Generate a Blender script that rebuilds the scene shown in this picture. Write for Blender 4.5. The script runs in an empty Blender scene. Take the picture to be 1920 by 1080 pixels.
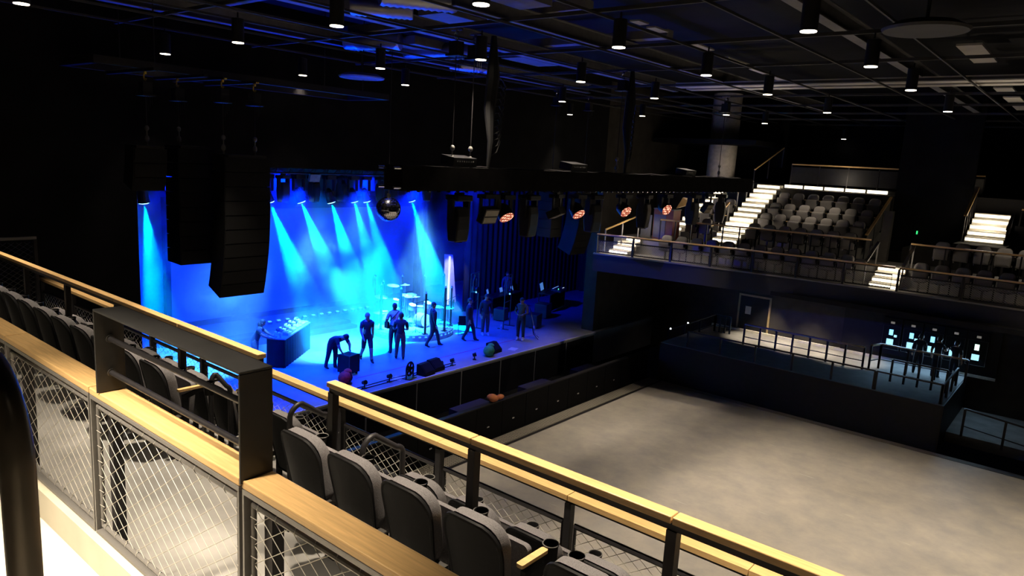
import bpy, math, random
from mathutils import Vector, Matrix
R = random.Random(7)
PI = math.pi
V = Vector
sc = bpy.context.scene
col = sc.collection

# ------------------------------------------------------------------ camera, world, exposure
cd = bpy.data.cameras.new('camera')
cam = bpy.data.objects.new('camera', cd)
col.objects.link(cam)
cd.lens = 25.135
cd.sensor_width = 36
cd.clip_start = 0.05
cd.clip_end = 200
_p, _r, _y = math.radians(10.17875), math.radians(3.24886), math.radians(129.2289)
_f = V((math.cos(_y)*math.cos(_p), math.sin(_y)*math.cos(_p), -math.sin(_p)))
_r0 = V((math.sin(_y), -math.cos(_y), 0))
_u0 = _r0.cross(_f)
_rr = math.cos(_r)*_r0 + math.sin(_r)*_u0
_uu = -math.sin(_r)*_r0 + math.cos(_r)*_u0
cam.matrix_world = Matrix(((_rr.x, _uu.x, -_f.x, 0), (_rr.y, _uu.y, -_f.y, 0), (_rr.z, _uu.z, -_f.z, 8.6), (0, 0, 0, 1)))
sc.camera = cam
w = bpy.data.worlds.new('world')
sc.world = w
w.use_nodes = True
w.node_tree.nodes['Background'].inputs[0].default_value = (0.25, 0.28, 0.5, 1)
w.node_tree.nodes['Background'].inputs[1].default_value = 0.0009
vs = sc.view_settings
vs.view_transform = 'Standard'
vs.look = 'None'
vs.gamma = 1
vs.use_curve_mapping = False
vs.exposure = 0.0
sc.cycles.max_bounces = 5
sc.cycles.diffuse_bounces = 2
sc.cycles.glossy_bounces = 2
sc.cycles.volume_bounces = 0
sc.cycles.transparent_max_bounces = 6
sc.cycles.sample_clamp_indirect = 3.0
sc.cycles.caustics_reflective = False
sc.cycles.caustics_refractive = False
sc.cycles.volume_step_rate = 1.0
sc.cycles.volume_max_steps = 48

WARM = (1.0, 0.84, 0.63)

def spot(name, loc, tgt, power, deg, color=WARM, blend=0.5, size=0.06, parent=None):
    l = bpy.data.lights.new(name, 'SPOT')
    l.energy = power
    l.color = color
    l.spot_size = math.radians(deg)
    l.spot_blend = blend
    l.shadow_soft_size = size
    o = bpy.data.objects.new(name, l)
    col.objects.link(o)
    d = V(tgt) - V(loc)
    m = d.to_track_quat('-Z', 'Y').to_matrix().to_4x4()
    m.translation = V(loc)
    if parent:
        o.parent = parent
        m = Matrix.Translation(-V(parent.location)) @ m if parent.rotation_euler.z == 0 else parent.matrix_basis.inverted() @ m
    o.matrix_basis = m
    return o

def arealight(name, loc, tgt, power, sx, sy, color):
    l = bpy.data.lights.new(name, 'AREA')
    l.energy = power
    l.color = color
    l.shape = 'RECTANGLE'
    l.size = sx
    l.size_y = sy
    o = bpy.data.objects.new(name, l)
    col.objects.link(o)
    m = (V(tgt) - V(loc)).to_track_quat('-Z', 'Y').to_matrix().to_4x4()
    m.translation = V(loc)
    o.matrix_basis = m
    return o

# ------------------------------------------------------------------ materials
def mat(name, c, rough=0.6, metal=0.0, var=0.15, scale=6.0, bump=0.0, spec=0.5, stretch=(1, 1, 1)):
    m = bpy.data.materials.new(name)
    m.use_nodes = True
    nt = m.node_tree
    b = nt.nodes['Principled BSDF']
    tc = nt.nodes.new('ShaderNodeTexCoord')
    mp = nt.nodes.new('ShaderNodeMapping')
    mp.inputs['Scale'].default_value = stretch
    nz = nt.nodes.new('ShaderNodeTexNoise')
    nz.inputs['Scale'].default_value = scale
    nz.inputs['Detail'].default_value = 5
    nt.links.new(tc.outputs['Object'], mp.inputs['Vector'])
    nt.links.new(mp.outputs['Vector'], nz.inputs['Vector'])
    rp = nt.nodes.new('ShaderNodeValToRGB')
    rp.color_ramp.elements[0].position = 0.3
    rp.color_ramp.elements[1].position = 0.7
    rp.color_ramp.elements[0].color = (*[x*(1-var) for x in c], 1)
    rp.color_ramp.elements[1].color = (*[min(1, x*(1+var)) for x in c], 1)
    nt.links.new(nz.outputs['Fac'], rp.inputs['Fac'])
    nt.links.new(rp.outputs['Color'], b.inputs['Base Color'])
    b.inputs['Roughness'].default_value = rough
    b.inputs['Metallic'].default_value = metal
    b.inputs['Specular IOR Level'].default_value = spec
    if bump:
        bp = nt.nodes.new('ShaderNodeBump')
        bp.inputs['Strength'].default_value = bump
        bp.inputs['Distance'].default_value = 0.02
        nt.links.new(nz.outputs['Fac'], bp.inputs['Height'])
        nt.links.new(bp.outputs['Normal'], b.inputs['Normal'])
    return m

def emat(name, c, s):
    m = bpy.data.materials.new(name)
    m.use_nodes = True
    b = m.node_tree.nodes['Principled BSDF']
    b.inputs['Base Color'].default_value = (*[x*0.5 for x in c], 1)
    b.inputs['Emission Color'].default_value = (*c, 1)
    b.inputs['Emission Strength'].default_value = s
    return m

BLACK = mat('black_paint', (0.012, 0.012, 0.014), 0.55, spec=0.2)
WALLB = mat('black_wall', (0.008, 0.008, 0.0095), 0.85, var=0.3, scale=1.5, spec=0.08)
WALLG = mat('charcoal_wall', (0.045, 0.041, 0.037), 0.85, var=0.2, scale=2, spec=0.15)
STEEL = mat('dark_steel', (0.055, 0.052, 0.05), 0.42, 0.3, var=0.12, scale=25)
BSTEEL = mat('black_steel', (0.016, 0.015, 0.017), 0.42, 0.0, spec=0.25, var=0.15, scale=20)
GSTEEL = mat('grey_painted_steel', (0.13, 0.125, 0.12), 0.45, 0.1, var=0.05, scale=60)
BRONZE = mat('dark_bronze_tube', (0.11, 0.092, 0.07), 0.3, 0.45, var=0.1, scale=12)
WOOD = mat('oak', (0.6, 0.385, 0.165), 0.4, var=0.16, scale=5, stretch=(1, 14, 14))
WIRE = mat('steel_wire', (0.42, 0.4, 0.35), 0.4, 0.3, var=0.1)
PLASTIC = mat('black_plastic', (0.012, 0.012, 0.013), 0.55, spec=0.08, var=0.1, scale=40)
CLOTH = mat('charcoal_upholstery', (0.125, 0.118, 0.125), 0.9, var=0.3, scale=160, bump=0.3)
CLOTH_LIT = mat('lit_charcoal_upholstery', (0.17, 0.16, 0.155), 0.9, var=0.2, scale=120, bump=0.3)  # the charcoal cloth again, lightened as if lit
CONC = mat('concrete_step', (0.2, 0.195, 0.188), 0.75, var=0.22, scale=2.2, bump=0.1)
DECK = mat('pale_vinyl', (0.62, 0.58, 0.5), 0.6, var=0.05, scale=3)
KERB = mat('pale_kerb', (0.5, 0.46, 0.36), 0.65, var=0.08, scale=3)
CARPET = mat('dark_carpet', (0.03, 0.028, 0.028), 0.95, var=0.3, scale=40)
GREYP = mat('grey_panel', (0.11, 0.105, 0.1), 0.7, var=0.15)
METAL = mat('galvanised_duct', (0.32, 0.33, 0.36), 0.38, 0.85, var=0.12, scale=3)
CHROME = mat('bright_metal', (0.6, 0.6, 0.62), 0.22, 0.9)
STAGEF = mat('stage_vinyl', (0.28, 0.28, 0.3), 0.42, var=0.14, scale=1.5)
DRAPE = mat('black_drape', (0.02, 0.02, 0.026), 0.95, spec=0.1, var=0.3, scale=3, stretch=(1, 1, 0.05))
SCREENM = mat('projection_cloth', (0.35, 0.36, 0.4), 0.85, var=0.04, scale=0.6)
CYC = mat('cyclorama_cloth', (0.45, 0.45, 0.5), 0.85, var=0.05, scale=0.6)
WHITE = mat('off_white', (0.72, 0.7, 0.66), 0.6, var=0.06)
LEDW = emat('warm_white_led', (1.0, 0.87, 0.62), 3.2)
LAMP = emat('lamp_lens', (1.0, 0.86, 0.66), 9.0)

def floor_mat():
    m = mat('grey_resin_floor', (0.315, 0.292, 0.268), 0.5, var=0.1, scale=0.35)
    nt = m.node_tree
    b = nt.nodes['Principled BSDF']
    src = b.inputs['Base Color'].links[0].from_socket
    tc = nt.nodes.new('ShaderNodeTexCoord')
    n2 = nt.nodes.new('ShaderNodeTexNoise')
    n2.inputs['Scale'].default_value = 1.4
    n2.inputs['Detail'].default_value = 8
    n2.inputs['Roughness'].default_value = 0.7
    nt.links.new(tc.outputs['Object'], n2.inputs['Vector'])
    rp = nt.nodes.new('ShaderNodeValToRGB')
    rp.color_ramp.elements[0].position = 0.35
    rp.color_ramp.elements[0].color = (0.82, 0.84, 0.86, 1)
    rp.color_ramp.elements[1].position = 0.68
    rp.color_ramp.elements[1].color = (1.1, 1.07, 1.0, 1)
    nt.links.new(n2.outputs['Fac'], rp.inputs['Fac'])
    mx = nt.nodes.new('ShaderNodeMix')
    mx.data_type = 'RGBA'
    mx.blend_type = 'MULTIPLY'
    mx.inputs['Factor'].default_value = 1
    nt.links.new(src, mx.inputs['A'])
    nt.links.new(rp.outputs['Color'], mx.inputs['B'])
    # long scuffs
    mp = nt.nodes.new('ShaderNodeMapping')
    mp.inputs['Scale'].default_value = (0.9, 9, 1)
    mp.inputs['Rotation'].default_value = (0, 0, 0.5)
    n3 = nt.nodes.new('ShaderNodeTexNoise')
    n3.inputs['Scale'].default_value = 1.0
    n3.inputs['Detail'].default_value = 2
    nt.links.new(tc.outputs['Object'], mp.inputs['Vector'])
    nt.links.new(mp.outputs['Vector'], n3.inputs['Vector'])
    r3 = nt.nodes.new('ShaderNodeValToRGB')
    r3.color_ramp.elements[0].position = 0.70
    r3.color_ramp.elements[0].color = (0, 0, 0, 1)
    r3.color_ramp.elements[1].position = 0.78
    r3.color_ramp.elements[1].color = (0.12, 0.12, 0.11, 1)
    nt.links.new(n3.outputs['Fac'], r3.inputs['Fac'])
    ad = nt.nodes.new('ShaderNodeMix')
    ad.data_type = 'RGBA'
    ad.blend_type = 'ADD'
    ad.inputs['Factor'].default_value = 1
    nt.links.new(mx.outputs['Result'], ad.inputs['A'])
    nt.links.new(r3.outputs['Color'], ad.inputs['B'])
    nt.links.new(ad.outputs['Result'], b.inputs['Base Color'])
    return m
FLOORM = floor_mat()

def grate_mat():
    m = mat('perforated_grate', (0.34, 0.31, 0.26), 0.5, 0.2, var=0.05)
    nt = m.node_tree
    b = nt.nodes['Principled BSDF']
    src = b.inputs['Base Color'].links[0].from_socket
    tc = nt.nodes.new('ShaderNodeTexCoord')
    vo = nt.nodes.new('ShaderNodeTexVoronoi')
    vo.inputs['Scale'].default_value = 13
    vo.inputs['Randomness'].default_value = 0
    nt.links.new(tc.outputs['Object'], vo.inputs['Vector'])
    rp = nt.nodes.new('ShaderNodeValToRGB')
    rp.color_ramp.interpolation = 'CONSTANT'
    rp.color_ramp.elements[0].color = (0.02, 0.02, 0.02, 1)
    rp.color_ramp.elements[1].position = 0.36
    rp.color_ramp.elements[1].color = (1, 1, 1, 1)
    nt.links.new(vo.outputs['Distance'], rp.inputs['Fac'])
    mx = nt.nodes.new('ShaderNodeMix')
    mx.data_type = 'RGBA'
    mx.blend_type = 'MULTIPLY'
    mx.inputs['Factor'].default_value = 1
    nt.links.new(src, mx.inputs['A'])
    nt.links.new(rp.outputs['Color'], mx.inputs['B'])
    nt.links.new(mx.outputs['Result'], b.inputs['Base Color'])
    return m
GRATE = grate_mat()

# ------------------------------------------------------------------ mesh helpers
class MB:
    def __init__(s):
        s.v = []; s.f = []; s.mi = []
    def add(s, vs, fs, mi=0):
        o = len(s.v)
        s.v += [tuple(x) for x in vs]
        s.f += [[i+o for i in q] for q in fs]
        s.mi += [mi]*len(fs)
        return s
    def box(s, x0, x1, y0, y1, z0, z1, mi=0):
        return s.hexa([(x0,y0,z0),(x1,y0,z0),(x1,y1,z0),(x0,y1,z0),(x0,y0,z1),(x1,y0,z1),(x1,y1,z1),(x0,y1,z1)], mi)
    def hexa(s, p, mi=0):
        return s.add(p, [(3,2,1,0),(4,5,6,7),(0,1,5,4),(1,2,6,5),(2,3,7,6),(3,0,4,7)], mi)
    def rbox(s, c, size, rz=0.0, ry=0.0, rx=0.0, mi=0):
        m = Matrix.Translation(V(c)) @ Matrix.Rotation(rz,4,'Z') @ Matrix.Rotation(ry,4,'Y') @ Matrix.Rotation(rx,4,'X')
        a, b, d = [k/2 for k in size]
        return s.hexa([m @ V(q) for q in [(-a,-b,-d),(a,-b,-d),(a,b,-d),(-a,b,-d),(-a,-b,d),(a,-b,d),(a,b,d),(-a,b,d)]], mi)
    def bar(s, p, q, w_, h_, up=(0,0,1), mi=0):
        p, q = V(p), V(q)
        d = (q-p).normalized()
        u = V(up)
        if abs(d.dot(u)) > 0.98: u = V((1,0,0))
        sd = d.cross(u).normalized()*(w_/2)
        u = sd.cross(d).normalized()*(h_/2)
        return s.hexa([p-sd-u,p+sd-u,q+sd-u,q-sd-u,p-sd+u,p+sd+u,q+sd+u,q-sd+u], mi)
    def tube(s, pts, r, n=8, closed=False, cap=True, mi=0):
        pts = [V(p) for p in pts]
        rs = r if isinstance(r, (list, tuple)) else [r]*len(pts)
        m = len(pts)
        vs = []; fs = []
        prev = None
        for i, p in enumerate(pts):
            if closed: t = pts[(i+1) % m]-pts[i-1]
            else: t = pts[min(i+1, m-1)]-pts[max(i-1, 0)]
            t.normalize()
            if prev is None:
                a = V((0,0,1)) if abs(t.z) < 0.9 else V((1,0,0))
                nrm = t.cross(a).normalized()
            else:
                nrm = (prev - t*prev.dot(t)).normalized()
            prev = nrm
            b = t.cross(nrm)
            for k in range(n):
                an = 2*PI*k/n
                vs.append(p+(nrm*math.cos(an)+b*math.sin(an))*rs[i])
        for i in range(m if closed else m-1):
            j = (i+1) % m
            for k in range(n):
                k2 = (k+1) % n
                fs.append((i*n+k, i*n+k2, j*n+k2, j*n+k))
        if cap and not closed:
            fs.append(tuple(range(n))[::-1])
            fs.append(tuple((m-1)*n+k for k in range(n)))
        return s.add(vs, fs, mi)
    def cyl(s, p, q, r, n=16, mi=0): return s.tube([p, q], r, n, mi=mi)
    def lathe(s, prof, c=(0,0,0), n=20, M_=None, mi=0):
        vs = []; fs = []
        for (r, z) in prof:
            for k in range(n):
                a = 2*PI*k/n
                p = V((r*math.cos(a), r*math.sin(a), z))
                if M_: p = M_ @ p
                vs.append(p+V(c))
        for i in range(len(prof)-1):
            for k in range(n):
                k2 = (k+1) % n
                fs.append((i*n+k, i*n+k2, (i+1)*n+k2, (i+1)*n+k))
        fs.append(tuple(range(n))[::-1])
        fs.append(tuple((len(prof)-1)*n+k for k in range(n)))
        return s.add(vs, fs, mi)
    def sphere(s, c, r, n=12, m=8, sx=1, sy=1, sz=1, mi=0):
        pr = [(max(1e-4, r*math.sin(PI*i/m)), -r*math.cos(PI*i/m)) for i in range(m+1)]
        M_ = Matrix.Diagonal((sx, sy, sz))
        return s.lathe(pr, c, n, M_, mi)
    def prism(s, poly, d, f, mi=0):
        """poly: 2D outline; f(u, v, t) -> 3D, extruded from t=0 to t=d"""
        n = len(poly)
        vs = [f(u, v_, 0) for u, v_ in poly]+[f(u, v_, d) for u, v_ in poly]
        fs = [tuple(range(n))[::-1], tuple(range(n, 2*n))]
        for i in range(n):
            j = (i+1) % n
            fs.append((i, j, n+j, n+i))
        return s.add(vs, fs, mi)
    def net(s, o, ux, uz, W_, H_, cw, ch, r):
        """diamond wire net in the rectangle o + a*ux + b*uz"""
        o, ux, uz = V(o), V(ux), V(uz)
        sl = ch/cw
        span = W_*sl
        for sg in (1, -1):
            b0 = -span if sg > 0 else 0.0
            b1 = H_ if sg > 0 else H_+span
            k = math.floor(b0/ch)
            while k*ch < b1:
                c0 = k*ch
                k += 1
                # b = c0 + sg*sl*a clipped to 0..H_
                if sg > 0:
                    a0, a1 = max(0, -c0/sl), min(W_, (H_-c0)/sl)
                else:
                    a0, a1 = max(0, (c0-H_)/sl), min(W_, c0/sl)
                if a1-a0 < cw*0.2: continue
                p = o+ux*a0+uz*(c0+sg*sl*a0)
                q = o+ux*a1+uz*(c0+sg*sl*a1)
                s.tube([p, q], r, 4, cap=False)
        return s
    def build(s, name, m, parent=None, smooth=False, bevel=0.0, loc=None):
        me = bpy.data.meshes.new(name)
        me.from_pydata(s.v, [], s.f)
        for x in (m if isinstance(m, (list, tuple)) else [m]): me.materials.append(x)
        if any(s.mi): me.polygons.foreach_set('material_index', s.mi)
        if smooth:
            me.polygons.foreach_set('use_smooth', [True]*len(s.f))
            try: me.set_sharp_from_angle(angle=math.radians(42))
            except Exception: pass
        me.update()
        o = bpy.data.objects.new(name, me)
        col.objects.link(o)
        if parent: o.parent = parent
        if loc: o.location = loc
        if bevel:
            b = o.modifiers.new('bevel', 'BEVEL')
            b.width = bevel
            b.segments = 2
            b.limit_method = 'ANGLE'
        return o

def tag(o, label, cat, group=None, kind=None):
    o['label'] = label
    o['category'] = cat
    if group: o['group'] = group
    if kind: o['kind'] = kind
    return o
def thing(name, label, cat, loc=(0,0,0), rz=0.0, group=None):
    o = bpy.data.objects.new(name, None)
    col.objects.link(o)
    o.location = loc
    o.rotation_euler = (0, 0, rz)
    o.empty_display_size = 0.1
    return tag(o, label, cat, group)
def struct(name, mb, m, smooth=False):
    o = mb.build(name, m, smooth=smooth)
    o['kind'] = 'structure'
    return o
def dup(o, loc=None, rz=None, label=None, group=None, parent=None):
    c = o.copy()
    col.objects.link(c)
    if parent: c.parent = parent
    if loc is not None: c.location = loc
    if rz is not None: c.rotation_euler = (0, 0, rz)
    if label: c['label'] = label
    if group: c['group'] = group
    for ch in list(o.children): dup(ch, parent=c)
    return c
ORD = ['first','second','third','fourth','fifth','sixth','seventh','eighth','ninth','tenth','eleventh','twelfth','thirteenth','fourteenth','fifteenth','sixteenth']

# ------------------------------------------------------------------ stage lights (blue rig), beams on the upstage batten, other washes added unseen
HX = -21.0
BEAMS = [((-21.0, 9.0, 7.08), (-21.6, 9.9, 1.4)), ((-21.0, 12.9, 7.05), (-20.3, 14.9, 1.4)), ((-21.0, 14.08, 7.05), (-20.3, 16.3, 1.4)),
         ((-21.0, 15.32, 7.03), (-20.6, 17.2, 1.4)), ((-21.0, 16.33, 7.05), (-20.8, 18.2, 1.4)), ((-21.0, 16.9, 7.05), (-20.7, 18.7, 1.4)),
         ((-21.0, 19.1, 7.05), (-20.6, 21.2, 1.4))]
BLUE = (0.0, 0.28, 1.0)
for i, (a, b) in enumerate(BEAMS):
    d = (V(b)-V(a)).normalized()
    spot('beam_light', V(a)+d*0.34, b, 60000, 19, (0.0, 0.40, 1.0), 0.45, 0.03)
# wide blue washes added without fixtures to fill floor, screen and back cloth
for y, pw in ((10.5, 6500), (13.5, 6500), (16.0, 5500), (18.5, 4500), (21.0, 1800)):
    spot('blue_fill', (-19.9, y, 7.35), (-22.0, y+0.2, 1.4), pw, 100, (0.0, 0.015, 1.0), 0.8, 0.1)
for y in (11, 15, 19, 22):
    spot('cyc_fill', (-23.2, y, 7.5), (-27.6, y, 3.5), 6500, 110, (0.0, 0.008, 1.0), 0.9, 0.2)
for y, p in ((9.5, 6000), (14.0, 5000), (17.2, 15000)):
    spot('riser_fill', (-25.0, y, 7.3), (-22.4, y+2.2, 1.5), p, 44, (0.0, 0.13, 1.0), 0.7, 0.1)  # unseen backlights added to brighten the haze and drums
# washes added out of sight behind the header to brighten floor and drums
for y, pw in ((11.0, 7500), (14.5, 7500), (18.0, 5500), (21.5, 3000)):
    spot('front_fill', (-18.4, y, 8.7), (-19.0, y+0.3, 1.4), pw, 60, (0.0, 0.025, 1.0), 0.9, 0.1)
for y, x, ty, pw in ((13.5, -21.4, 15.3, 26000), (12.0, -22.3, 11.2, 30000), (15.5, -22.0, 17.2, 11000), (18.8, -21.2, 19.6, 9000)):
    spot('floor_fill', (-18.7, y, 8.6), (x, ty, 1.4), pw, 33, (0.09, 0.55, 1.0), 0.9, 0.1)
spot('drum_fill', (-18.7, 18.6, 8.6), (-21.4, 19.4, 2.4), 30000, 21, (0.12, 0.66, 1.0), 0.7, 0.1)
for y, pw in ((10.4, 5000), (13.6, 2200), (16.9, 2200), (18.6, 1500)):
    spot('lip_fill', (-16.6, y, 1.62), (-13.6 if y > 11 else -15.3, y-1.6, 12.0), pw, 74, (0.0, 0.03, 1.0), 0.9, 0.06)  # blue uplight added at the lip to tint the ceiling
spot('drape_fill', (-20.0, 20.5, 7.3), (-22.7, 27.0, 4.2), 3500, 80, (0.0, 0.01, 1.0), 0.9, 0.1)  # unseen blue wash added to lift the right-hand drapes
spot('fascia_fill', (-20.6, 11.4, 7.1), (-12.9, 23.3, 4.9), 6000, 15, (0.0, 0.02, 1.0), 0.6, 0.05)  # unseen blue spot added to tint the far balcony fascia

# ------------------------------------------------------------------ room shell
b = MB(); b.box(-12.97, 13, -4, 25.62, -0.3, 0)
struct('floor', b, FLOORM)
b = MB(); b.box(-13.12, -12.97, -4, 25.9, -0.3, -0.02); b.box(-12.97, 13, 25.62, 25.66, -0.3, -0.02)
struct('trim_1', b, BSTEEL)
b = MB(); b.box(-12.97, 13, 25.66, 25.95, -0.3, 0.0)
struct('trim_2', b, mat('border_strip', (0.2, 0.17, 0.15), 0.6))
b = MB(); b.box(-13.6, -13.12, -4, 25.9, -0.3, 0.0)
struct('trim_3', b, GRATE)
b = MB(); b.box(-16.3, -13.6, -4, 26, -0.3, 0.0)
struct('floor_pit', b, WALLB)
b = MB(); b.box(-29.4, 13.2, -4.2, 38.2, 12.0, 12.2)
struct('ceiling', b, WALLB)
b = MB(); b.box(-29.4, 13.2, -4.4, -4.2, -0.3, 12.0)
struct('wall_near', b, WALLB)
b = MB(); b.box(13, 13.2, -4.2, 38, -0.3, 12.0)
struct('wall_right', b, WALLB)
b = MB(); b.box(-29.4, 13.2, 38, 38.2, -0.3, 12.0)
struct('wall_far', b, WALLB)
b = MB(); b.box(-29.4, -29.2, -4.2, 38, -0.3, 12.0)
struct('wall_back', b, WALLB)
# proscenium: left return, right return, header
b = MB(); b.box(-17.1, -16.5, -4.2, 6.95, -0.3, 12.0)
struct('wall_left', b, WALLB)
b = MB(); b.box(-17.1, -16.5, 6.95, 25.95, 8.05, 12.0)
struct('wall_header', b, WALLB)
b = MB(); b.box(-17.1, -16.5, 25.95, 38, -0.3, 12.0)
struct('wall_stage_right', b, WALLG)
# stage
b = MB(); b.box(-28.6, -16.3, 1, 34, 0.0, 1.4)
struct('floor_stage', b, STAGEF)
b = MB(); b.box(-16.34, -16.29, 6.95, 25.9, 1.36, 1.415)
struct('trim_4', b, WHITE)
b = MB()
for k in range(9): b.box(-16.288, -16.27, 7.1+k*2.08, 9.1+k*2.08, 0.05, 1.3)
struct('trim_5', b, BLACK)
b = MB(); b.box(-28.6, -28.45, 1, 25.4, 1.4, 10)
struct('wall_cyclorama', b, CYC)
for k, (y, m_) in enumerate(((16.35, 1.55), (19.95, 1.5), (23.3, 1.3))):
    o = MB().box(-15.75, -15.1, y, y+m_, 0.0, 0.36).build('step_block', STEEL)
    tag(o, ['grey step block behind the barricade nearest the orange bag', 'grey step block behind the barricade at its middle', 'grey step block behind the barricade at its far end'][k], 'step block', 'grey step blocks in the pit')

# crowd barricade
bk = thing('crowd_barricade', 'long black perforated crowd barricade between pit and grated drain', 'barricade', (-13.75, 0, 0))
b = MB()
y = 4.6
while y < 25.8:
    b.box(0.06, 0.10, y, min(y+1.18, 25.86), 0.0, 1.13); y += 1.2
b.build('front_panel', mat('barricade_black', (0.005, 0.005, 0.006), 0.7, spec=0.1), bk)
b = MB(); b.box(-0.06, 0.10, 4.6, 25.86, 1.13, 1.17); b.build('top_rail', BSTEEL, bk)
for k in range(18): MB().bar((0.05, 5.2+k*1.2, 1.1), (-0.8, 5.2+k*1.2, 0.02), 0.05, 0.05).build('brace', BSTEEL, bk)
for k in range(10): MB().box(0.10, 0.125, 12.2+k*1.22, 12.3+k*1.22, 0.42, 0.46).build('latch', CHROME, bk)
b = MB()
b.sphere((0, 0, 0.12), 0.16, 12, 8, 1.3, 1.0, 0.75); b.sphere((0.05, 0.3, 0.1), 0.11, 10, 6, 1, 1.5, 0.7)
o = b.build('bag', mat('orange_fabric', (0.5, 0.16, 0.06), 0.8), smooth=True, loc=(-13.75, 16.2, 1.17))
tag(o, 'crumpled orange bag lying on top of the crowd barricade', 'bag')

# ------------------------------------------------------------------ near balcony
b = MB(); b.box(-16.4, 8, -4, 1.5, 5.2, 6.03)
struct('floor_upper_deck', b, DECK)
b = MB(); b.box(-16.4, 8, 1.5, 1.6, 5.2, 6.235)
struct('trim_6', b, KERB)
b = MB(); b.box(-16.4, 8, 1.6, 3.3, 4.7, 5.72)
struct('floor_second_row', b, CONC)
b = MB(); b.box(-16.4, 8, 3.3, 4.62, 4.5, 5.27)
struct('floor_front_row', b, CONC)
b = MB()
b.box(-5.2, -4.3, 3.3, 3.62, 5.27, 5.5)
struct('floor_aisle_step', b, CONC)
b = MB()
for k in range(6): b.box(-2.1, 1.6, -4.0, 1.0-0.3*k, 6.03+0.17*k, 6.2+0.17*k)
struct('floor_stair', b, DECK)

# tip-up seat ------------------------------------------------------
def rrect(w_, h_, r, n=4, top_only=False):
    pts = []
    for cx, cy, a0 in ((w_/2-r, h_-r, 0), (-w_/2+r, h_-r, 90), (-w_/2+r*0.6, r*0.6, 180), (w_/2-r*0.6, r*0.6, 270)):
        rr_ = r if a0 < 180 else r*0.6
        for k in range(n+1):
            a = math.radians(a0+90*k/n)
            pts.append((cx+rr_*math.cos(a), cy+rr_*math.sin(a)))
    return pts
def curved_pad(w0, w1, h_, r, thick, tilt, base, bow=0.03, puff=0.0, n=6):
    """a panel standing in the XZ plane, thickness towards +Y, leaning back by tilt, bowed across its width"""
    prof = rrect(1.0, 1.0, r, n)
    b_ = MB()
    def f(u, v_, t):
        wd = w0+(w1-w0)*v_
        x = u*wd
        y = bow*(2*u)**2 + t
        z = v_*h_
        yy = y*math.cos(tilt) - z*math.sin(tilt)
        zz = y*math.sin(tilt)*0.4 + z*math.cos(tilt)
        return V((base[0]+x, base[1]+yy, base[2]+zz))
    m = len(prof)
    rings = [(1.0, 0.0), (1.0, thick*0.65), (0.93, thick*0.95), (0.7, thick*(1+puff)), (0.3, thick*(1.05+puff))] if puff >= 0 else [(0.15, 0), (0.45, 0), (0.75, 0), (1.0, 0), (1.0, thick), (0.75, thick), (0.45, thick), (0.15, thick)]
    vs = []; fs = []
    for sc_, t in rings:
        for u, v_ in prof: vs.append(f(u*sc_, 0.5+(v_-0.5)*sc_, t))
    for i in range(len(rings)-1):
        for k in range(m):
            k2 = (k+1) % m
            fs.append((i*m+k, i*m+k2, (i+1)*m+k2, (i+1)*m+k))
    fs.append(tuple(range(m))[::-1])
    fs.append(tuple((len(rings)-1)*m+k for k in range(m)))
    b_.add(vs, fs)
    return b_
def back_shell():
    b_ = curved_pad(0.36, 0.465, 0.60, 0.33, 0.022, 0.19, (0, -0.11, 0.29), 0.045, -1)
    # rolled rim around the shell
    prof = rrect(1.0, 1.0, 0.33, 6)
    pts = []
    for u, v_ in prof:
        wd = 0.36+0.105*v_
        y = 0.045*(2*u)**2+0.005
        z = v_*0.60
        pts.append((u*wd, -0.11+y*math.cos(0.19)-z*math.sin(0.19), 0.29+z*math.cos(0.19)))
    b_.tube(pts, 0.014, 6, closed=True)
    return b_
def armrest_parts(root, x, cloth):
    b_ = MB(); b_.box(x-0.018, x+0.018, -0.02, 0.03, 0.0, 0.6); b_.bar((x, 0.0, 0.58), (x, 0.17, 0.625), 0.03, 0.04); b_.box(x-0.05, x+0.05, -0.10, 0.12, 0, 0.014)
    a = b_.build('armrest_bracket', PLASTIC, root)
    b_ = MB()
    b_.prism(rrect(0.048, 0.25, 0.02, 4), 0.022, lambda u, v_, t: V((x+u, -0.06+v_, 0.64+t)))
    b_.build('arm_pad', WOOD, a, smooth=True)
    b_ = MB()
    n = 18
    prof = [(0.03, 0.545), (0.042, 0.55), (0.047, 0.66), (0.05, 0.662), (0.05, 0.668), (0.044, 0.668), (0.041, 0.66), (0.038, 0.56), (0.001, 0.557)]
    b_.lathe(prof, (x, 0.235, 0), n)
    b_.build('cup_holder', PLASTIC, a, smooth=True)
    MB().tube([(x+0.048*math.cos(k*PI/9), 0.235+0.048*math.sin(k*PI/9), 0.67) for k in range(18)], 0.0035, 5, closed=True).build('cup_rim', GSTEEL, a)
def make_seat(cloth, name='auditorium_seat'):
    t = thing(name, 'seat', 'seat')
    back_shell().build('back_shell', PLASTIC, t, smooth=True)
    curved_pad(0.33, 0.44, 0.56, 0.33, 0.1, 0.19, (0, -0.085, 0.335), 0.045, 0.25).build('back_cushion', cloth, t, smooth=True)
    curved_pad(0.42, 0.44, 0.36, 0.10, 0.06, -0.1, (0, 0.05, 0.32), 0.01, 0.2).build('seat_cushion', cloth, t, smooth=True)
    b_ = MB(); b_.box(-0.25, 0.25, -0.06, -0.01, 0.33, 0.38); b_.box(-0.03, 0.03, -0.05, -0.02, 0, 0.34)
    b_.build('hinge_beam', STEEL, t)
    MB().box(0.19, 0.215, -0.12, -0.02, 0.26, 0.36).build('hinge_cover', mat('pale_hinge', (0.3, 0.29, 0.27), 0.5) if 'pale_hinge' not in bpy.data.materials else bpy.data.materials['pale_hinge'], t)
    armrest_parts(t, -0.278, cloth)
    return t
seat0 = make_seat(CLOTH)
used = [False]
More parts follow.
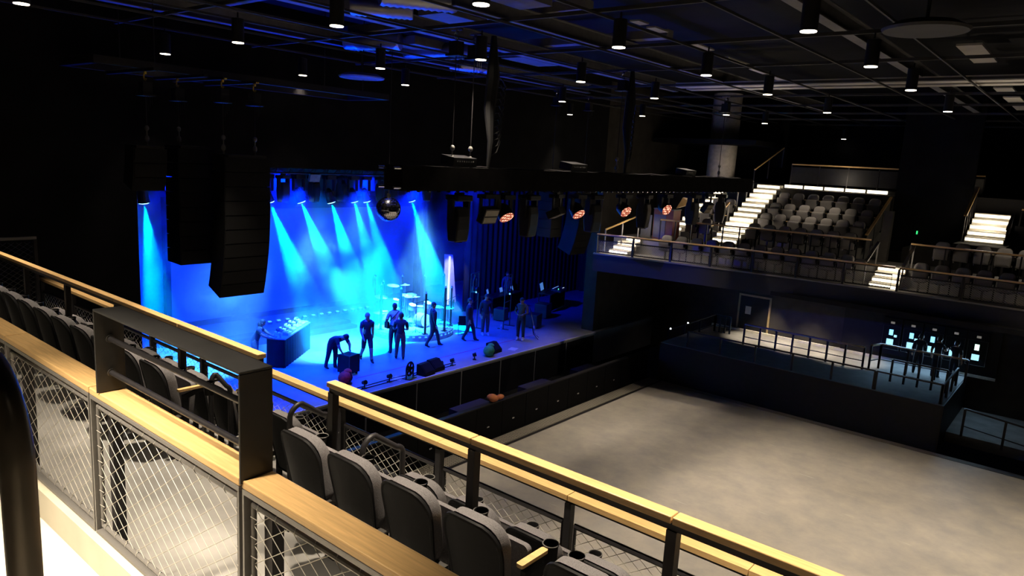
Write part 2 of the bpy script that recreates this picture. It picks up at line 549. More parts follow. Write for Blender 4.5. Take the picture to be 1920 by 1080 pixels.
def place_seat(x, y, z, label, group, rz=0.0, right_arm=False, proto=None):
    p = proto or seat0
    key = p.name
    if not place_seat.used.get(key):
        place_seat.used[key] = True
        s_ = p
        s_.location = (x, y, z); s_.rotation_euler = (0, 0, rz); s_['label'] = label; s_['group'] = group
    else:
        s_ = dup(p, (x, y, z), rz, label, group)
    if right_arm: place_seat.ends.append(s_)
    return s_
place_seat.used = {}
place_seat.ends = []
xs = [-4.17, -3.61, -3.05, -2.49, -1.75, -1.19, -0.63]
for i, x in enumerate(xs):
    place_seat(x, 2.97, 5.72, f'black tip-up seat, {ORD[i]} of the near row right of the raised grey guard frame', 'near balcony second row seats', right_arm=(i == 3))
for i in range(11):
    place_seat(-6.49-0.56*i, 2.97, 5.72, f'black tip-up seat, {ORD[i]} left of the near aisle behind the oak rail', 'near balcony second row seats', right_arm=(i == 0))
for i in range(6):
    place_seat(-3.75+0.555*i, 3.74, 5.27, f'black tip-up seat, {ORD[i]} right of the aisle in the row against the balcony front', 'near balcony front row seats')
for i in range(11):
    place_seat(-5.62-0.56*i, 3.74, 5.27, f'black tip-up seat, {ORD[i]} left of the aisle in the row against the balcony front', 'near balcony front row seats', right_arm=(i == 0))
for s_ in place_seat.ends: armrest_parts(s_, 0.278, CLOTH)

# wide oak rail with wire net panels --------------------------------
def net_rail(name, label, x0, x1, y, zt, zb, depth, capw_front, net_r, wood=True, posts_black=False, cap_h=0.04):
    t = thing(name, label, 'railing', ((x0+x1)/2, y, zb))
    W_ = x1-x0; H_ = zt-zb; a = W_/2
    MB().box(-a+0.004, a-0.004, 0, depth, H_-cap_h, H_).build('wood_cap', WOOD, t, bevel=0.006)
    f_ = MB()
    f_.box(-a+0.006, a-0.006, 0.0, 0.05, H_-cap_h-0.026, H_-cap_h-0.002)
    f_.box(-a+0.006, a-0.006, 0.0, 0.05, 0, 0.022)
    f_.box(-a+0.006, -a+0.02, 0.0, 0.05, 0.022, H_-cap_h-0.026)
    f_.box(a-0.02, a-0.006, 0.0, 0.05, 0.022, H_-cap_h-0.026)
    f_.build('panel_frame', GSTEEL, t, bevel=0.002)
    i0, i1, j0, j1 = -a+0.052, a-0.052, 0.055, H_-cap_h-0.07
    MB().tube([(i0, 0.03, j0), (i1, 0.03, j0), (i1, 0.03, j1), (i0, 0.03, j1)], 0.014, 8, closed=True).build('net_frame', GSTEEL, t, smooth=True)
    MB().box(-a+0.07, -a+0.13, 0.07, 0.13, -0.4, H_-cap_h).build('post', BSTEEL, t)
    n_ = MB()
    n_.net((i0, 0.03, j0), (1, 0, 0), (0, 0, 1), i1-i0, j1-j0, 0.14, 0.094, net_r)
    # lacing loops around the frame
    k = i0+0.03
    while k < i1:
        for zz in (j1, j0): n_.tube([(k, 0.03+0.016, zz), (k+0.01, 0.03, zz+0.017), (k+0.02, 0.03-0.017, zz), (k+0.01, 0.03, zz-0.03 if zz == j1 else zz+0.03)], net_r, 3, cap=False)
        k += 0.14
    k = j0+0.03
    while k < j1:
        for xx in (i0, i1): n_.tube([(xx, 0.03+0.016, k), (xx-0.017, 0.03, k+0.008), (xx, 0.03-0.017, k+0.016), (xx+0.02, 0.03, k)], net_r, 3, cap=False)
        k += 0.094
    n_.build('wire_net', WIRE, t, smooth=True)
    return t
SEG = [(-9.2, -7.56, 'fourth'), (-7.56, -5.92, 'leftmost visible'), (-5.92, -4.415, 'left'), (-4.41, -2.745, ''), (-2.73, -1.10, 'right')]
LBL = ['oak topped net railing beyond the bronze handrail at the far left', 'oak topped net railing behind the curved bronze handrail', 'oak topped net railing directly left of the raised grey guard frame',
       'oak topped net railing directly under the raised grey guard frame', 'oak topped net railing right of the raised grey guard frame in the foreground']
for (x0, x1, _), lb in zip(SEG, LBL):
    net_rail('net_railing', lb, x0, x1, 1.545, 7.155, 6.235, 0.15, 0, 0.0019)['group'] = 'oak net railings of the upper deck'

# raised guard frame
gf = thing('guard_barrier', 'raised grey flat steel guard frame standing over the oak rail', 'guard frame', (-3.49, 1.545, 7.157))
b = MB()
def fr_box(b_, x0, x1, z0, z1): b_.box(x0, x1, -0.012, 0.148, z0, z1)
fr_box(b, -0.775, -0.763, 0.0, 0.48); fr_box(b, 0.763, 0.775, -0.02, 0.48); fr_box(b, -0.775, 0.775, 0.48, 0.492)
b.build('flat_frame', mat('satin_grey_plate', (0.026, 0.026, 0.026), 0.4, spec=0.25), gf, bevel=0.004)
MB().cyl((-0.763, 0.07, 0.31), (0.763, 0.07, 0.31), 0.016, 10).build('round_bar', BSTEEL, gf, smooth=True)
MB().cyl((-0.763, 0.07, 0.11), (0.763, 0.07, 0.11), 0.016, 10).build('round_bar', BSTEEL, gf, smooth=True)
for z in (0.31, 0.11):
    b = MB(); b.tube([(-0.763, 0.07, z), (-0.755, 0.07, z)], 0.024, 10); b.build('bar_flange', STEEL, gf, smooth=True)

# railing closing the stage end of the front rows
t = thing('end_railing', 'thin grey rail with dark net panel at the far left end of the balcony', 'railing', (-14.3, 2.6, 5.27))
MB().bar((0, -0.8, 1.52), (0, 1.7, 1.52), 0.05, 0.05).build('top_rail', GSTEEL, t)
for y_ in (0.75, 1.68): MB().box(-0.025, 0.025, y_-0.025, y_+0.025, 0.0, 1.5).build('post', BSTEEL, t)
MB().net((0, 0.78, 0.2), (0, 1, 0), (0, 0, 1), 0.88, 1.25, 0.12, 0.09, 0.0025).build('wire_net', STEEL, t)

# curved bronze handrail by the camera
hr = thing('stair_handrail', 'thick dark bronze tube handrail curving at the left foreground edge', 'handrail', (-1.34, 0.355, 6.54))
pts = [(0, 0, 0), (0, 0, 1.0), (0, 0, 1.5)]
for k in range(1, 9):
    a = PI/2*k/8
    pts.append((-0.16*(1-math.cos(a)), 0.0, 1.5+0.16*math.sin(a)))
pts += [(-0.5, 0.0, 1.66), (-0.8, 0, 1.66)]
pts2 = pts+[(-0.96, 0, 1.5), (-0.96, 0, 0.0)]
MB().tube(pts2, 0.027, 14).build('tube', BRONZE, hr, smooth=True)
MB().lathe([(0.06, 0.0), (0.06, 0.012), (0.03, 0.014)], (0, 0, 0), 16).build('base_flange', BRONZE, hr)

# plain rail between the two rows
def cap_rail(name, label, y, zt, zb, xs_, post_xs, capw, group=None):
    t = thing(name, label, 'railing', (xs_[0], y, zb))
    x0 = xs_[0]
    for p, q in zip(xs_[:-1], xs_[1:]):
        MB().box(p-x0+0.004, q-x0-0.004, -capw/2, capw/2, zt-zb-0.042, zt-zb).build('wood_cap', WOOD, t, bevel=0.005)
    MB().box(0.01, xs_[-1]-x0-0.01, -0.02, 0.02, zt-zb-0.085, zt-zb-0.042).build('flat_bar', BSTEEL, t)
    for px_ in post_xs:
        MB().box(px_-x0-0.03, px_-x0+0.03, -0.03, 0.03, 0, zt-zb-0.085).build('post', BSTEEL, t)
    if group: t['group'] = group
    return t
cap_rail('guard_rail', 'oak capped guard rail behind the front row, right of the aisle', 3.285, 6.82, 5.27, [-4.46, -2.92, -1.49, -0.06, 1.4], [-4.42, -2.92, -1.49, -0.06], 0.085)
cap_rail('guard_rail', 'oak capped guard rail behind the front row, left of the aisle', 3.285, 6.82, 5.27, [-14.4, -12.9, -11.4, -9.9, -8.4, -6.9, -5.43], [-12.9, -11.4, -9.9, -8.4, -6.9, -5.5], 0.085)

# balcony front rail with net
def front_rail(name, label, y, zt, zb, x0, n, step, flip=1, net=True, F=None, cell=(0.13, 0.09), wr=0.0025):
    t = thing(name, label, 'railing', (x0, y, zb))
    H_ = zt-zb
    yy = (lambda x: (F(x0+x)-y) if F else 0.0)
    for k in range(n):
        a, c = k*step, (k+1)*step
        ya, yc = yy(a), yy(c)
        MB().bar((a+0.003, ya, H_-0.021), (c-0.003, yc, H_-0.021), 0.11, 0.042).build('wood_cap', WOOD, t)
        MB().bar((a, ya, H_-0.06), (c, yc, H_-0.06), 0.045, 0.03).build('flat_bar', BSTEEL, t)
        MB().box(a-0.03, a+0.03, ya-0.04, ya+0.02, 0, H_-0.075).build('post', BSTEEL, t)
        f_ = MB()
        zt_, zb_ = H_-0.26, 0.06
        f_.tube([(a+0.06, ya, zb_), (c-0.06, yc, zb_), (c-0.06, yc, zt_), (a+0.06, ya, zt_)], 0.024, 8, closed=True)
        f_.build('net_frame', BSTEEL, t, smooth=True)
        if net:
            ux = V((c-a-0.12, yc-ya, 0)); L = ux.length
            MB().net((a+0.06, ya, zb_), ux.normalized(), (0, 0, 1), L, zt_-zb_, cell[0], cell[1], wr).build('wire_net', WIRE, t, smooth=True)
    return t
front_rail('front_railing', 'oak capped net railing along the near balcony front', 4.45, 6.03, 5.27, -14.6, 12, 1.4615)
b = MB(); b.box(-16.4, 8, 4.62, 4.7, 4.4, 5.32)
struct('trim_7', b, BLACK)

# looped aisle handrails
for i, (x, lb) in enumerate(((-5.22, 'looped black tube handrail on the left side of the aisle step'), (-4.22, 'looped black tube handrail on the right side of the aisle step'), (-6.46, 'looped black tube handrail seen through the raised guard frame'))):
    t = thing('loop_handrail', lb, 'handrail', (x, 3.42, 5.27), group='looped aisle handrails')
    ky = 0.45 if i == 2 else 1.0
    pts = [(0, 0, 0)]
    for k in range(9):
        a = PI-PI/2*k/8
        pts.append((0.0, 0.12+0.12*math.cos(a), 0.98+0.12*math.sin(a)))
    for k in range(7):
        a = PI/2-PI/2*k/6
        pts.append((0.06, 0.30+0.07*math.cos(a), 0.90+0.07*math.sin(a)))
    pts.append((0.07, 0.37, 0.0))
    pts = [(p_[0], p_[1]*ky-(0.07 if i == 2 else 0.0), p_[2]) for p_ in pts]
    MB().tube(pts, 0.024, 10).build('tube', BSTEEL, t, smooth=True)
    MB().lathe([(0.05, 0), (0.05, 0.01), (0.026, 0.011)], (0, 0, 0), 12).build('base_flange', BSTEEL, t)

# ------------------------------------------------------------------ ceiling downlights
DL = [(-12.11,3.64),(-5.99,6.47),(-8.99,6.66),(-12.26,6.98),(-15.59,7.24),(-3.18,9.39),(-6.07,9.66),(-9.22,10.02),(-12.43,10.35),(-15.83,10.73),(-3.23,12.6),(-6.19,12.99),(-9.31,13.38),(-14.62,13.02),(-9.45,16.95),(-12.84,17.57),(-3.31,15.98),(-6.29,16.41),
      (-13.1,22.75),(-9.71,22.09),(-6.39,21.18),(-9.85,25.74),(-3.41,20.76),(-15.9,22.3),(-9.8,35.4)]
NEARDL = [(-12.1,0.5),(-9.0,0.5),(-6.0,0.5),(-3.0,0.5),(0.1,0.5),(-9.0,3.55),(-6.0,3.55),(-3.0,3.55),(0.1,3.55),(-0.1,6.5),(3,6.5),(-0.1,9.5),(3,9.5),(-0.1,12.6),(3,12.6),(-0.2,15.9),(3,15.9),(-0.3,19.0),(3,19.0),(-0.3,22.0),(3,22),(-3.3,19.0),(-6.3,19.2),(-9.5,19.8)]
ROWN = {}
proto = None
def downlight(x, y, label, power, deg):
    global proto
    if proto is None:
        t = thing('ceiling_downlight', label, 'downlight', (x, y, 10.35), group='black canister downlights on the ceiling grid')
        MB().lathe([(0.105, 0.0), (0.105, 0.40), (0.02, 0.42)], (0, 0, 0.012), 16).build('canister', BLACK, t, smooth=True)
        MB().lathe([(0.098, 0.0), (0.098, 0.012)], (0, 0, 0), 16).build('lens', LAMP, t)
        MB().cyl((0, 0, 0.42), (0, 0, 0.52), 0.015, 6).build('hanger', BLACK, t)
        proto = t
    else:
        t = dup(proto, (x, y, 10.35), 0, label)
    spot('downlight_lamp', (x, y, 10.33), (x, y, 0), power, deg, WARM, 0.7, 0.09)
    return t
rows = {}
for x, y in DL: rows.setdefault(round((y+0.1*x)/3.1), []).append((x, y))
rn = ['nearest', 'second', 'third', 'fourth', 'fifth', 'sixth', 'seventh', 'eighth', 'ninth', 'farthest']
for i, k in enumerate(sorted(rows)):
    for j, (x, y) in enumerate(sorted(rows[k])):
        pw = 0.6 if y > 23 else 160 if x < -14 else 1050
        downlight(x, y, f'small lit ceiling downlight, {ORD[j]} from the stage end in the {rn[i]} lamp row', pw, 62)
for x, y in NEARDL:
    pw, dg = (900 if x > -4 else 300, 66) if y < 2 else (1700 if x > -8 else 700, 64) if y < 4 else (1050, 62)
    spot('downlight_lamp', (x, y, 10.33), (x, y, 0), pw, dg, WARM, 0.7, 0.09)
# bright deck lamp above the near stairs
spot('stair_deck_lamp', (-4.4, -0.9, 10.3), (-3.9, 0.7, 6.0), 3300, 54, WARM, 0.9, 0.08)

# ------------------------------------------------------------------ far balcony
FP = [(-17, 22.7), (-14.8, 23.05), (-12.9, 23.4), (-10, 23.85), (-7.2, 24.2), (-4.4, 24.4), (-1.5, 24.4), (3, 24.1), (13, 23.2)]
def F(x):
    for (a, ya), (c, yc) in zip(FP[:-1], FP[1:]):
        if x <= c: return ya+(yc-ya)*(x-a)/(c-a)
    return FP[-1][1]
FX = [-14.85, -14.8, -12.9, -10, -7.2, -4.4, -1.5, 3, 13]
def curved_slab(y0, y1, z0, z1, x0=-14.85, x1=13, k0=1.0, k1=1.0):
    """slab following the balcony curve; y0/y1 are offsets from the front line"""
    b_ = MB()
    xs__ = [x for x in FX if x0 < x < x1]
    xs__ = [x0]+xs__+[x1]
    for p, q in zip(xs__[:-1], xs__[1:]):
        f0, f1 = F(p), F(q)
        b_.hexa([(p, f0+y0, z0), (q, f1+y0, z0), (q, f1+y1, z0), (p, f0+y1, z0), (p, f0+y0, z1), (q, f1+y0, z1), (q, f1+y1, z1), (p, f0+y1, z1)])
    return b_
FASC = mat('fascia_paint', (0.022, 0.022, 0.026), 0.6, spec=0.15, var=0.1, scale=1)
struct('trim_8', curved_slab(-0.06, 0.02, 4.58, 5.22), FASC)
struct('trim_9', curved_slab(-0.08, 0.06, 5.22, 5.27), GSTEEL)
struct('floor_far_front_row', curved_slab(0.02, 1.35, 4.6, 5.25), CONC)
struct('floor_far_second_row', curved_slab(1.35, 3.0, 4.7, 5.86), CONC)
b = MB(); b.box(-14.85, 13, 24.0, 25.95, 4.58, 4.72); b.box(-16.4, 13, 25.95, 33, 4.58, 4.72)
struct('ceiling_under_balcony', b, WALLB)
RF = [(26.95, 6.23), (27.85, 6.61), (28.75, 7.02)]
b = MB()
for i, (y, z) in enumerate(RF): b.box(-10.4, -6.4, y, RF[i+1][0] if i < 2 else 29.75, 5.6, z)
struct('floor_far_seating_steps', b, CONC)
b = MB(); b.box(-13.4, -11.5, 26.95, 29.75, 5.6, 6.23); b.box(-13.4, -11.5, 27.85, 29.75, 6.23, 6.61)
struct('floor_far_side_block', b, CONC)
b = MB(); b.box(-16.4, 13, 30.5, 38, 5.6, 8.2)
struct('floor_far_upper', b, CARPET)
b = MB(); b.box(-10.4, -6.2, 29.75, 30.5, 5.6, 8.05); b.box(-5.4, 13, 28.4, 30.4, 5.6, 6.3)
struct('wall_upper_ledge', b, WALLG)
b = MB(); b.box(-16.45, -11.5, 33, 33.2, 5.6, 12.0); b.box(-11.5, 13, 36, 36.2, 8.2, 12.0)
struct('wall_far_upper', b, WALLB)
b = MB(); b.box(-6.2, -3.75, 29.9, 30.1, 6.0, 12.0); b.box(-2.3, 13, 29.2, 29.5, 6.0, 7.35)
struct('wall_vomitory', b, WALLB)
# round column
b = MB(); b.lathe([(0.62, 5.6), (0.62, 12.0)], (-13.75, 31.3, 0), 32)
struct('wall_column', b, mat('pale_column', (0.42, 0.39, 0.35), 0.7), smooth=True)
spot('column_lamp', (-11.9, 29.4, 7.7), (-13.6, 31.3, 8.9), 45, 44, WARM, 0.6, 0.05)

# lit stairs -------------------------------------------------------
RISER = mat('pale_riser', (0.66, 0.62, 0.54), 0.6)
LEDS = []
def lit_stair(name, label, x0, x1, y0, z0, n, run, rise, group='lit far balcony stairs', led_pw=9.0, shear=0.0, closed=True):
    t = thing(name, label, 'stairs', (x0, y0, z0), group=group)
    W_ = x1-x0
    for k in range(n):
        s_ = shear*k
        MB().box(s_, W_+s_, k*run, (k+1)*run+0.03, k*rise-(0.0 if closed else 0.0), (k+1)*rise).build('step', RISER, t)
        MB().box(s_+0.02, W_+s_-0.02, k*run-0.014, k*run-0.002, (k+1)*rise-0.125, (k+1)*rise-0.035).build('led_strip', LEDW, t)
    return t
lit_stair('lit_stairs', 'long white lit staircase climbing beside the main far seating block', -11.42, -10.45, 25.9, 5.92, 12, 0.385, 0.186, shear=-0.012)
lit_stair('lit_stairs', 'narrow lit staircase behind the hanging truss lamps', -13.6, -13.15, 26.3, 5.92, 11, 0.36, 0.186, shear=0.045)
lit_stair('lit_stairs', 'short lit steps dropping to the far front row right of the main block', -5.48, -4.66, 24.62, 5.25, 4, 0.30, 0.152)
lit_stair('lit_stairs', 'short lit steps at the stage end of the far balcony', -14.55, -13.72, 23.6, 5.25, 4, 0.30, 0.152)
lit_stair('lit_stairs', 'five lit steps in the vomitory at the far right', -3.55, -2.45, 28.2, 6.72, 5, 0.36, 0.19)
b = MB(); b.box(-3.7, -2.3, 27.0, 28.2, 5.6, 6.72); b.box(-3.7, -2.3, 28.2, 30.2, 5.6, 6.72)
struct('floor_vomitory', b, CARPET)
for i in range(5):
    x = -10.15+i*0.8
    o = MB().box(x-0.36, x+0.36, 30.47, 30.5, 8.08, 8.2).build('led_strip', LEDW)
    tag(o, f'glowing led strip along the top ledge, {ORD[i]} from the long staircase', 'light strip', 'led strips on the upper ledge')
for x, y, z, p in ((-10.9, 26.8, 6.8, 40), (-10.9, 29.0, 7.8, 22), (-8.2, 29.9, 8.5, 26), (-13.3, 27.2, 6.9, 10), (-5.0, 25.1, 6.2, 20), (-3.0, 28.7, 7.5, 22), (-14.1, 24.1, 6.2, 20)):
    l = bpy.data.lights.new('stair_led_glow', 'POINT'); l.energy = p; l.color = WARM; l.shadow_soft_size = 0.25
    o = bpy.data.objects.new('stair_led_glow', l); col.objects.link(o); o.location = (x, y, z)
spot('far_seat_lamp', (-8.6, 26.4, 10.8), (-8.4, 28.2, 6.8), 560, 42, WARM, 0.8, 0.1)
spot('far_seat_lamp', (-2.0, 24.6, 10.8), (-1.8, 26.6, 6.0), 380, 30, WARM, 0.8, 0.1)
spot('far_seat_lamp', (-12.6, 25.6, 10.8), (-12.6, 28.0, 6.4), 320, 34, WARM, 0.8, 0.1)

# far seats
seatf = make_seat(CLOTH_LIT)
def far_row(x0, x1, y, z, rowname, blk, curve=0.0, pitch=0.56):
    n = int((x1-x0)/pitch+0.5)
    for i in range(n):
        x = x0+(i+0.5)*pitch
        yy = y+curve*(F(x)-24.3)
        place_seat(x, yy, z, f'{ORD[i]} grey tip-up seat from the stage end, {blk}'+(', '+rowname if rowname else ''), f'far balcony seats, {blk}', PI, proto=seatf)
far_row(-12.75, -5.95, 25.0, 5.25, '', 'far front row left of short steps', 1.0)
far_row(-4.45, 0.6, 25.0, 5.25, '', 'far front row right of short steps', 1.0)
far_row(-10.35, -6.45, 26.5, 5.86, 'second row', 'main far block', 0.3)
far_row(-10.35, -6.45, 27.45, 6.23, 'third row', 'main far block')
far_row(-10.35, -6.45, 28.35, 6.61, 'fourth row', 'main far block')
far_row(-10.35, -6.45, 29.25, 7.02, 'top row', 'main far block')
far_row(-12.75, -11.55, 26.5, 5.86, 'second row', 'block between both staircases', 0.3)
far_row(-12.75, -11.55, 27.45, 6.23, 'third row', 'block between both staircases')
far_row(-12.75, -11.55, 28.35, 6.61, 'top row', 'block between both staircases')
far_row(-4.2, 0.6, 26.6, 5.86, '', 'far right block second row', 0.3)

# far rails
for (x0, n, lb) in ((-14.77, 7, 'oak capped net railing along the far balcony front, stage end'), (-4.62, 6, 'oak capped net railing along the far balcony front, right of the short lit steps')):
    front_rail('front_railing', lb, F(x0), 6.02, 5.27, x0, n, 1.433 if n == 7 else 1.7, F=F, cell=(0.085, 0.06), wr=0.004)['group'] = 'far balcony front railings'
def sloped_rail(name, label, p, q, h, n, capm=WOOD, capw=0.09, group=None, panel=False, post=BSTEEL, r=0.02):
    """rail with a cap running from p to q (floor points), h above them"""
    t = thing(name, label, 'railing', p)
    d = V(q)-V(p)
    MB().bar((0, 0, h), (d.x, d.y, d.z+h), capw, 0.05).build('wood_cap' if capm is WOOD else 'top_rail', capm, t)
    for k in range(n+1):
        s_ = d*(k/n)
        MB().bar((s_.x, s_.y, s_.z), (s_.x, s_.y, s_.z+h-0.02), r*2, r*2).build('post', post, t)
    if panel:
        b_ = MB(); o_ = V((0, 0, 0.1)); u = V((0, 0, h-0.2))
        nrm = d.cross(V((0, 0, 1))).normalized()*0.01
        b_.hexa([o_-nrm, o_+nrm, o_+d+nrm, o_+d-nrm, o_-nrm+u, o_+nrm+u, o_+d+nrm+u, o_+d-nrm+u])
        b_.build('infill_panel', panel, t)
    if group: t['group'] = group
    return t
RG = 'rails of the far balcony'
def far_guard(x0, x1, lb):
    return sloped_rail('guard_rail', lb, (x0, 25.35+F(x0)-24.3, 5.86), (x1, 25.35+F(x1)-24.3, 5.86), 0.82, 6, capw=0.08, group=RG)
far_guard(-12.9, -9.4, 'thin oak capped rail behind the far front row, in front of the long lit stairs')
far_guard(-9.4, -5.75, 'thin oak capped rail behind the far front row, below the main seating block')
far_guard(-4.6, 1.2, 'thin oak capped rail before the far right seats')
sloped_rail('stair_side_rail', 'bright oak stair rail closing the right side of the main far block', (-6.3, 27.0, 5.86), (-6.25, 29.6, 7.15), 0.85, 3, group=RG, panel=GREYP)
sloped_rail('stair_side_rail', 'sloping oak rail left of the vomitory steps', (-3.62, 28.1, 6.75), (-3.62, 30.0, 7.7), 0.85, 4, group=RG)
sloped_rail('stair_side_rail', 'steel rail right of the vomitory steps', (-2.4, 28.1, 6.75), (-2.4, 29.2, 7.25), 0.5, 3, capm=BSTEEL, group=RG)
sloped_rail('stair_side_rail', 'lower oak handrail left of the long lit staircase', (-11.55, 26.6, 6.2), (-11.55, 27.4, 6.6), 0.8, 1, group=RG, post=GSTEEL)
sloped_rail('stair_side_rail', 'upper oak handrail left of the long lit staircase', (-11.6, 28.3, 7.0), (-11.6, 29.2, 7.5), 0.8, 1, group=RG, post=GSTEEL)
sloped_rail('stair_side_rail', 'oak handrail at the foot of the stage end steps', (-14.7, 23.5, 5.3), (-13.9, 24.6, 5.9), 0.85, 2, group=RG, post=GSTEEL)
sloped_rail('stair_side_rail', 'steel handrail left of the short steps to the far front row', (-5.62, 24.5, 5.3), (-5.6, 25.7, 5.86), 0.75, 1, capm=GSTEEL, group=RG, post=GSTEEL)
sloped_rail('stair_side_rail', 'steel handrail right of the short steps to the far front row', (-4.55, 24.5, 5.3), (-4.55, 25.7, 5.86), 0.75, 1, capm=GSTEEL, group=RG, post=GSTEEL)
sloped_rail('ledge_rail', 'dark net guard rail on top of the ledge behind the main block', (-10.35, 30.6, 8.2), (-5.9, 30.6, 8.2), 0.85, 4, capw=0.06, group=RG, panel=BLACK)
sloped_rail('ledge_rail', 'dark landing rail at the head of the vomitory', (-5.1, 31.2, 8.2), (-3.6, 31.2, 8.2), 0.75, 2, capw=0.06, group=RG, panel=GREYP)
sloped_rail('ledge_rail', 'dark oak rail at the far right above the vomitory wall', (-2.2, 29.3, 7.35), (0.8, 29.3, 7.35), 0.55, 3, capw=0.08, group=RG)
sloped_rail('ledge_rail', 'thin rail at the head of the long lit staircase', (-11.6, 29.8, 7.9), (-11.2, 31.8, 8.9), 0.85, 2, capw=0.06, group=RG)
# cabinet and board behind the rail at the stage end
cb = thing('cabinet', 'dark red cabinet with a blue door at the stage end of the far balcony', 'cabinet', (-13.2, 25.5, 5.86))
MB().box(-0.42, 0.42, -0.3, 0.3, 0, 1.15).build('body', mat('dark_red_paint', (0.16, 0.025, 0.018), 0.5), cb)
MB().box(-0.38, 0.12, -0.315, -0.3, 0.05, 0.95).build('door', mat('blue_door', (0.05, 0.05, 0.16), 0.4), cb)
MB().box(-0.44, 0.44, -0.32, 0.32, 1.15, 1.19).build('top', GREYP, cb)
o = MB().hexa([(-13.2, 26.2, 7.05), (-13.2, 26.25, 7.05), (-12.75, 26.75, 7.25), (-12.75, 26.7, 7.25), (-12.95, 26.2, 7.5), (-12.95, 26.25, 7.5), (-12.7, 26.75, 7.55), (-12.7, 26.7, 7.55)]).build('stair_board', WOOD)
tag(o, 'slanting oak board at the head of the red cabinet', 'board')
o = MB().box(-14.2, -13.75, 25.3, 25.34, 5.86, 6.75).build('mesh_gate', GSTEEL)
tag(o, 'grey mesh gate left of the red cabinet', 'gate')
EXIT = emat('exit_green', (0.05, 0.9, 0.25), 1.2)
o = MB().box(-5.3, -5.26, 29.86, 29.9, 6.72, 6.84).build('indicator_light', EXIT)
tag(o, 'tiny green indicator light on the dark wall right of the main far block', 'indicator light')
o = MB().box(-5.75, -5.5, 26.6, 26.9, 5.86, 7.6).build('door_post', WALLG)
tag(o, 'dark grey door post block between the main block and the far right seats', 'door post')

# ------------------------------------------------------------------ under the far balcony
b = MB(); b.box(-13.2, -3.1, 25.97, 31, 0.0, 1.6)
struct('floor_platform', b, mat('platform_carpet', (0.17, 0.165, 0.16), 0.85, var=0.12, scale=3))
b = MB(); b.box(-13.2, -3.1, 25.95, 25.99, 0.0, 1.58); b.box(-3.1, -3.06, 25.97, 31, 0, 1.58)
struct('trim_10', b, BLACK)
b = MB(); b.box(-16.5, 13, 31, 31.3, 0, 4.6)
struct('wall_under_balcony', b, WALLG)
b = MB(); b.box(-7.6, -2.2, 30.9, 31.0, 1.7, 3.6)
struct('wall_kiosk', b, BLACK)
b = MB(); b.box(-3.06, 13, 27.4, 31, 0.0, 0.35)
struct('floor_side', b, CONC)
b = MB(); b.box(-12.1, -12.02, 30.96, 31, 1.6, 3.25); b.box(-10.72, -10.64, 30.96, 31, 1.6, 3.25); b.box(-12.1, -10.64, 30.96, 31, 3.2, 3.28)
struct('trim_11', b, mat('door_frame', (0.35, 0.26, 0.12), 0.5))
d1 = MB().box(-12.02, -10.72, 30.97, 31.0, 1.6, 3.2).build('door_1', BLACK); d1['kind'] = 'structure'
MB().box(-11.75, -11.5, 30.955, 30.97, 2.4, 2.75).build('notice', WHITE, d1)
o = MB().box(-13.2, -2.2, 30.86, 30.96, 1.6, 1.7).build('baseboard_far', mat('pale_base', (0.6, 0.57, 0.5), 0.6)); o['kind'] = 'structure'
for x, y, p in ((-10.6, 30.0, 900), (-8.8, 29.9, 900), (-7.0, 29.7, 700)):
    spot('platform_lamp', (x, y, 4.5), (x, y, 1.6), p, 62, WARM, 0.7, 0.05)
for x, y, p in ((-13.9, 28.8, 14), (-1.0, 28.5, 18), (1.5, 28.4, 18)):
    spot('side_lamp', (x, y, 4.5), (x, y+0.6, 0.5), p, 80, WARM, 0.7, 0.05)
PG = 'railings of the far platform'
def plat_rail(name, label, p, q, h, n, wood=True, mids=1, zb=None):
    t = thing(name, label, 'railing', p, group=PG)
    d = V(q)-V(p)
    MB().bar((0, 0, h), (d.x, d.y, d.z+h), 0.10 if wood else 0.05, 0.05).build('wood_cap' if wood else 'top_rail', WOOD if wood else BSTEEL, t)
    for m_ in range(mids):
        z = h*(m_+1)/(mids+1.6)
        MB().bar((0, 0, z), (d.x, d.y, d.z+z), 0.03, 0.03).build('mid_rail', BSTEEL, t)
    for k in range(n+1):
        s_ = d*(k/n)
        MB().box(s_.x-0.035, s_.x+0.035, s_.y-0.03, s_.y+0.03, s_.z, s_.z+h).build('post', BSTEEL, t)
    return t
plat_rail('platform_railing', 'oak capped railing in front of the dark door under the far balcony', (-10.75, 28.5, 1.6), (-6.15, 28.5, 1.6), 0.85, 7)
plat_rail('platform_railing', 'short angled oak railing beside the lit display kiosks', (-5.95, 28.6, 1.6), (-5.75, 29.2, 1.6), 0.95, 1)
plat_rail('platform_railing', 'oak capped railing in front of the lit display kiosks', (-5.75, 29.2, 1.6), (-2.95, 29.2, 1.6), 0.95, 3)
plat_rail('platform_railing', 'low black railing along the platform edge, left part', (-12.1, 26.1, 1.58), (-5.2, 26.1, 1.58), 0.66, 5, False, 0)
plat_rail('platform_railing', 'low black railing along the platform edge, right part', (-5.15, 26.1, 1.58), (-3.2, 26.1, 1.58), 0.66, 1, False, 0)
plat_rail('platform_railing', 'black railing closing the right end of the platform', (-3.18, 26.1, 1.58), (-3.18, 29.0, 1.58), 0.66, 3, False, 0)
plat_rail('platform_railing', 'inner black rail before the kiosk queue', (-5.0, 27.6, 1.6), (-3.3, 27.6, 1.6), 0.8, 4, False, 1)
plat_rail('platform_railing', 'dark ramp railing at the far right below the balcony', (-2.6, 27.3, 0.35), (3.2, 26.4, 0.0), 0.95, 5, False, 1)
plat_rail('ramp_railing', 'dim sloping handrail left of the platform by the stage corner', (-13.7, 27.6, 1.0), (-12.6, 29.8, 1.6), 0.75, 3, False, 1)
plat_rail('ramp_railing', 'dim upright barred railing at the head of the stage corner ramp', (-12.6, 29.8, 1.6), (-11.9, 29.8, 1.6), 0.75, 3, False, 1)
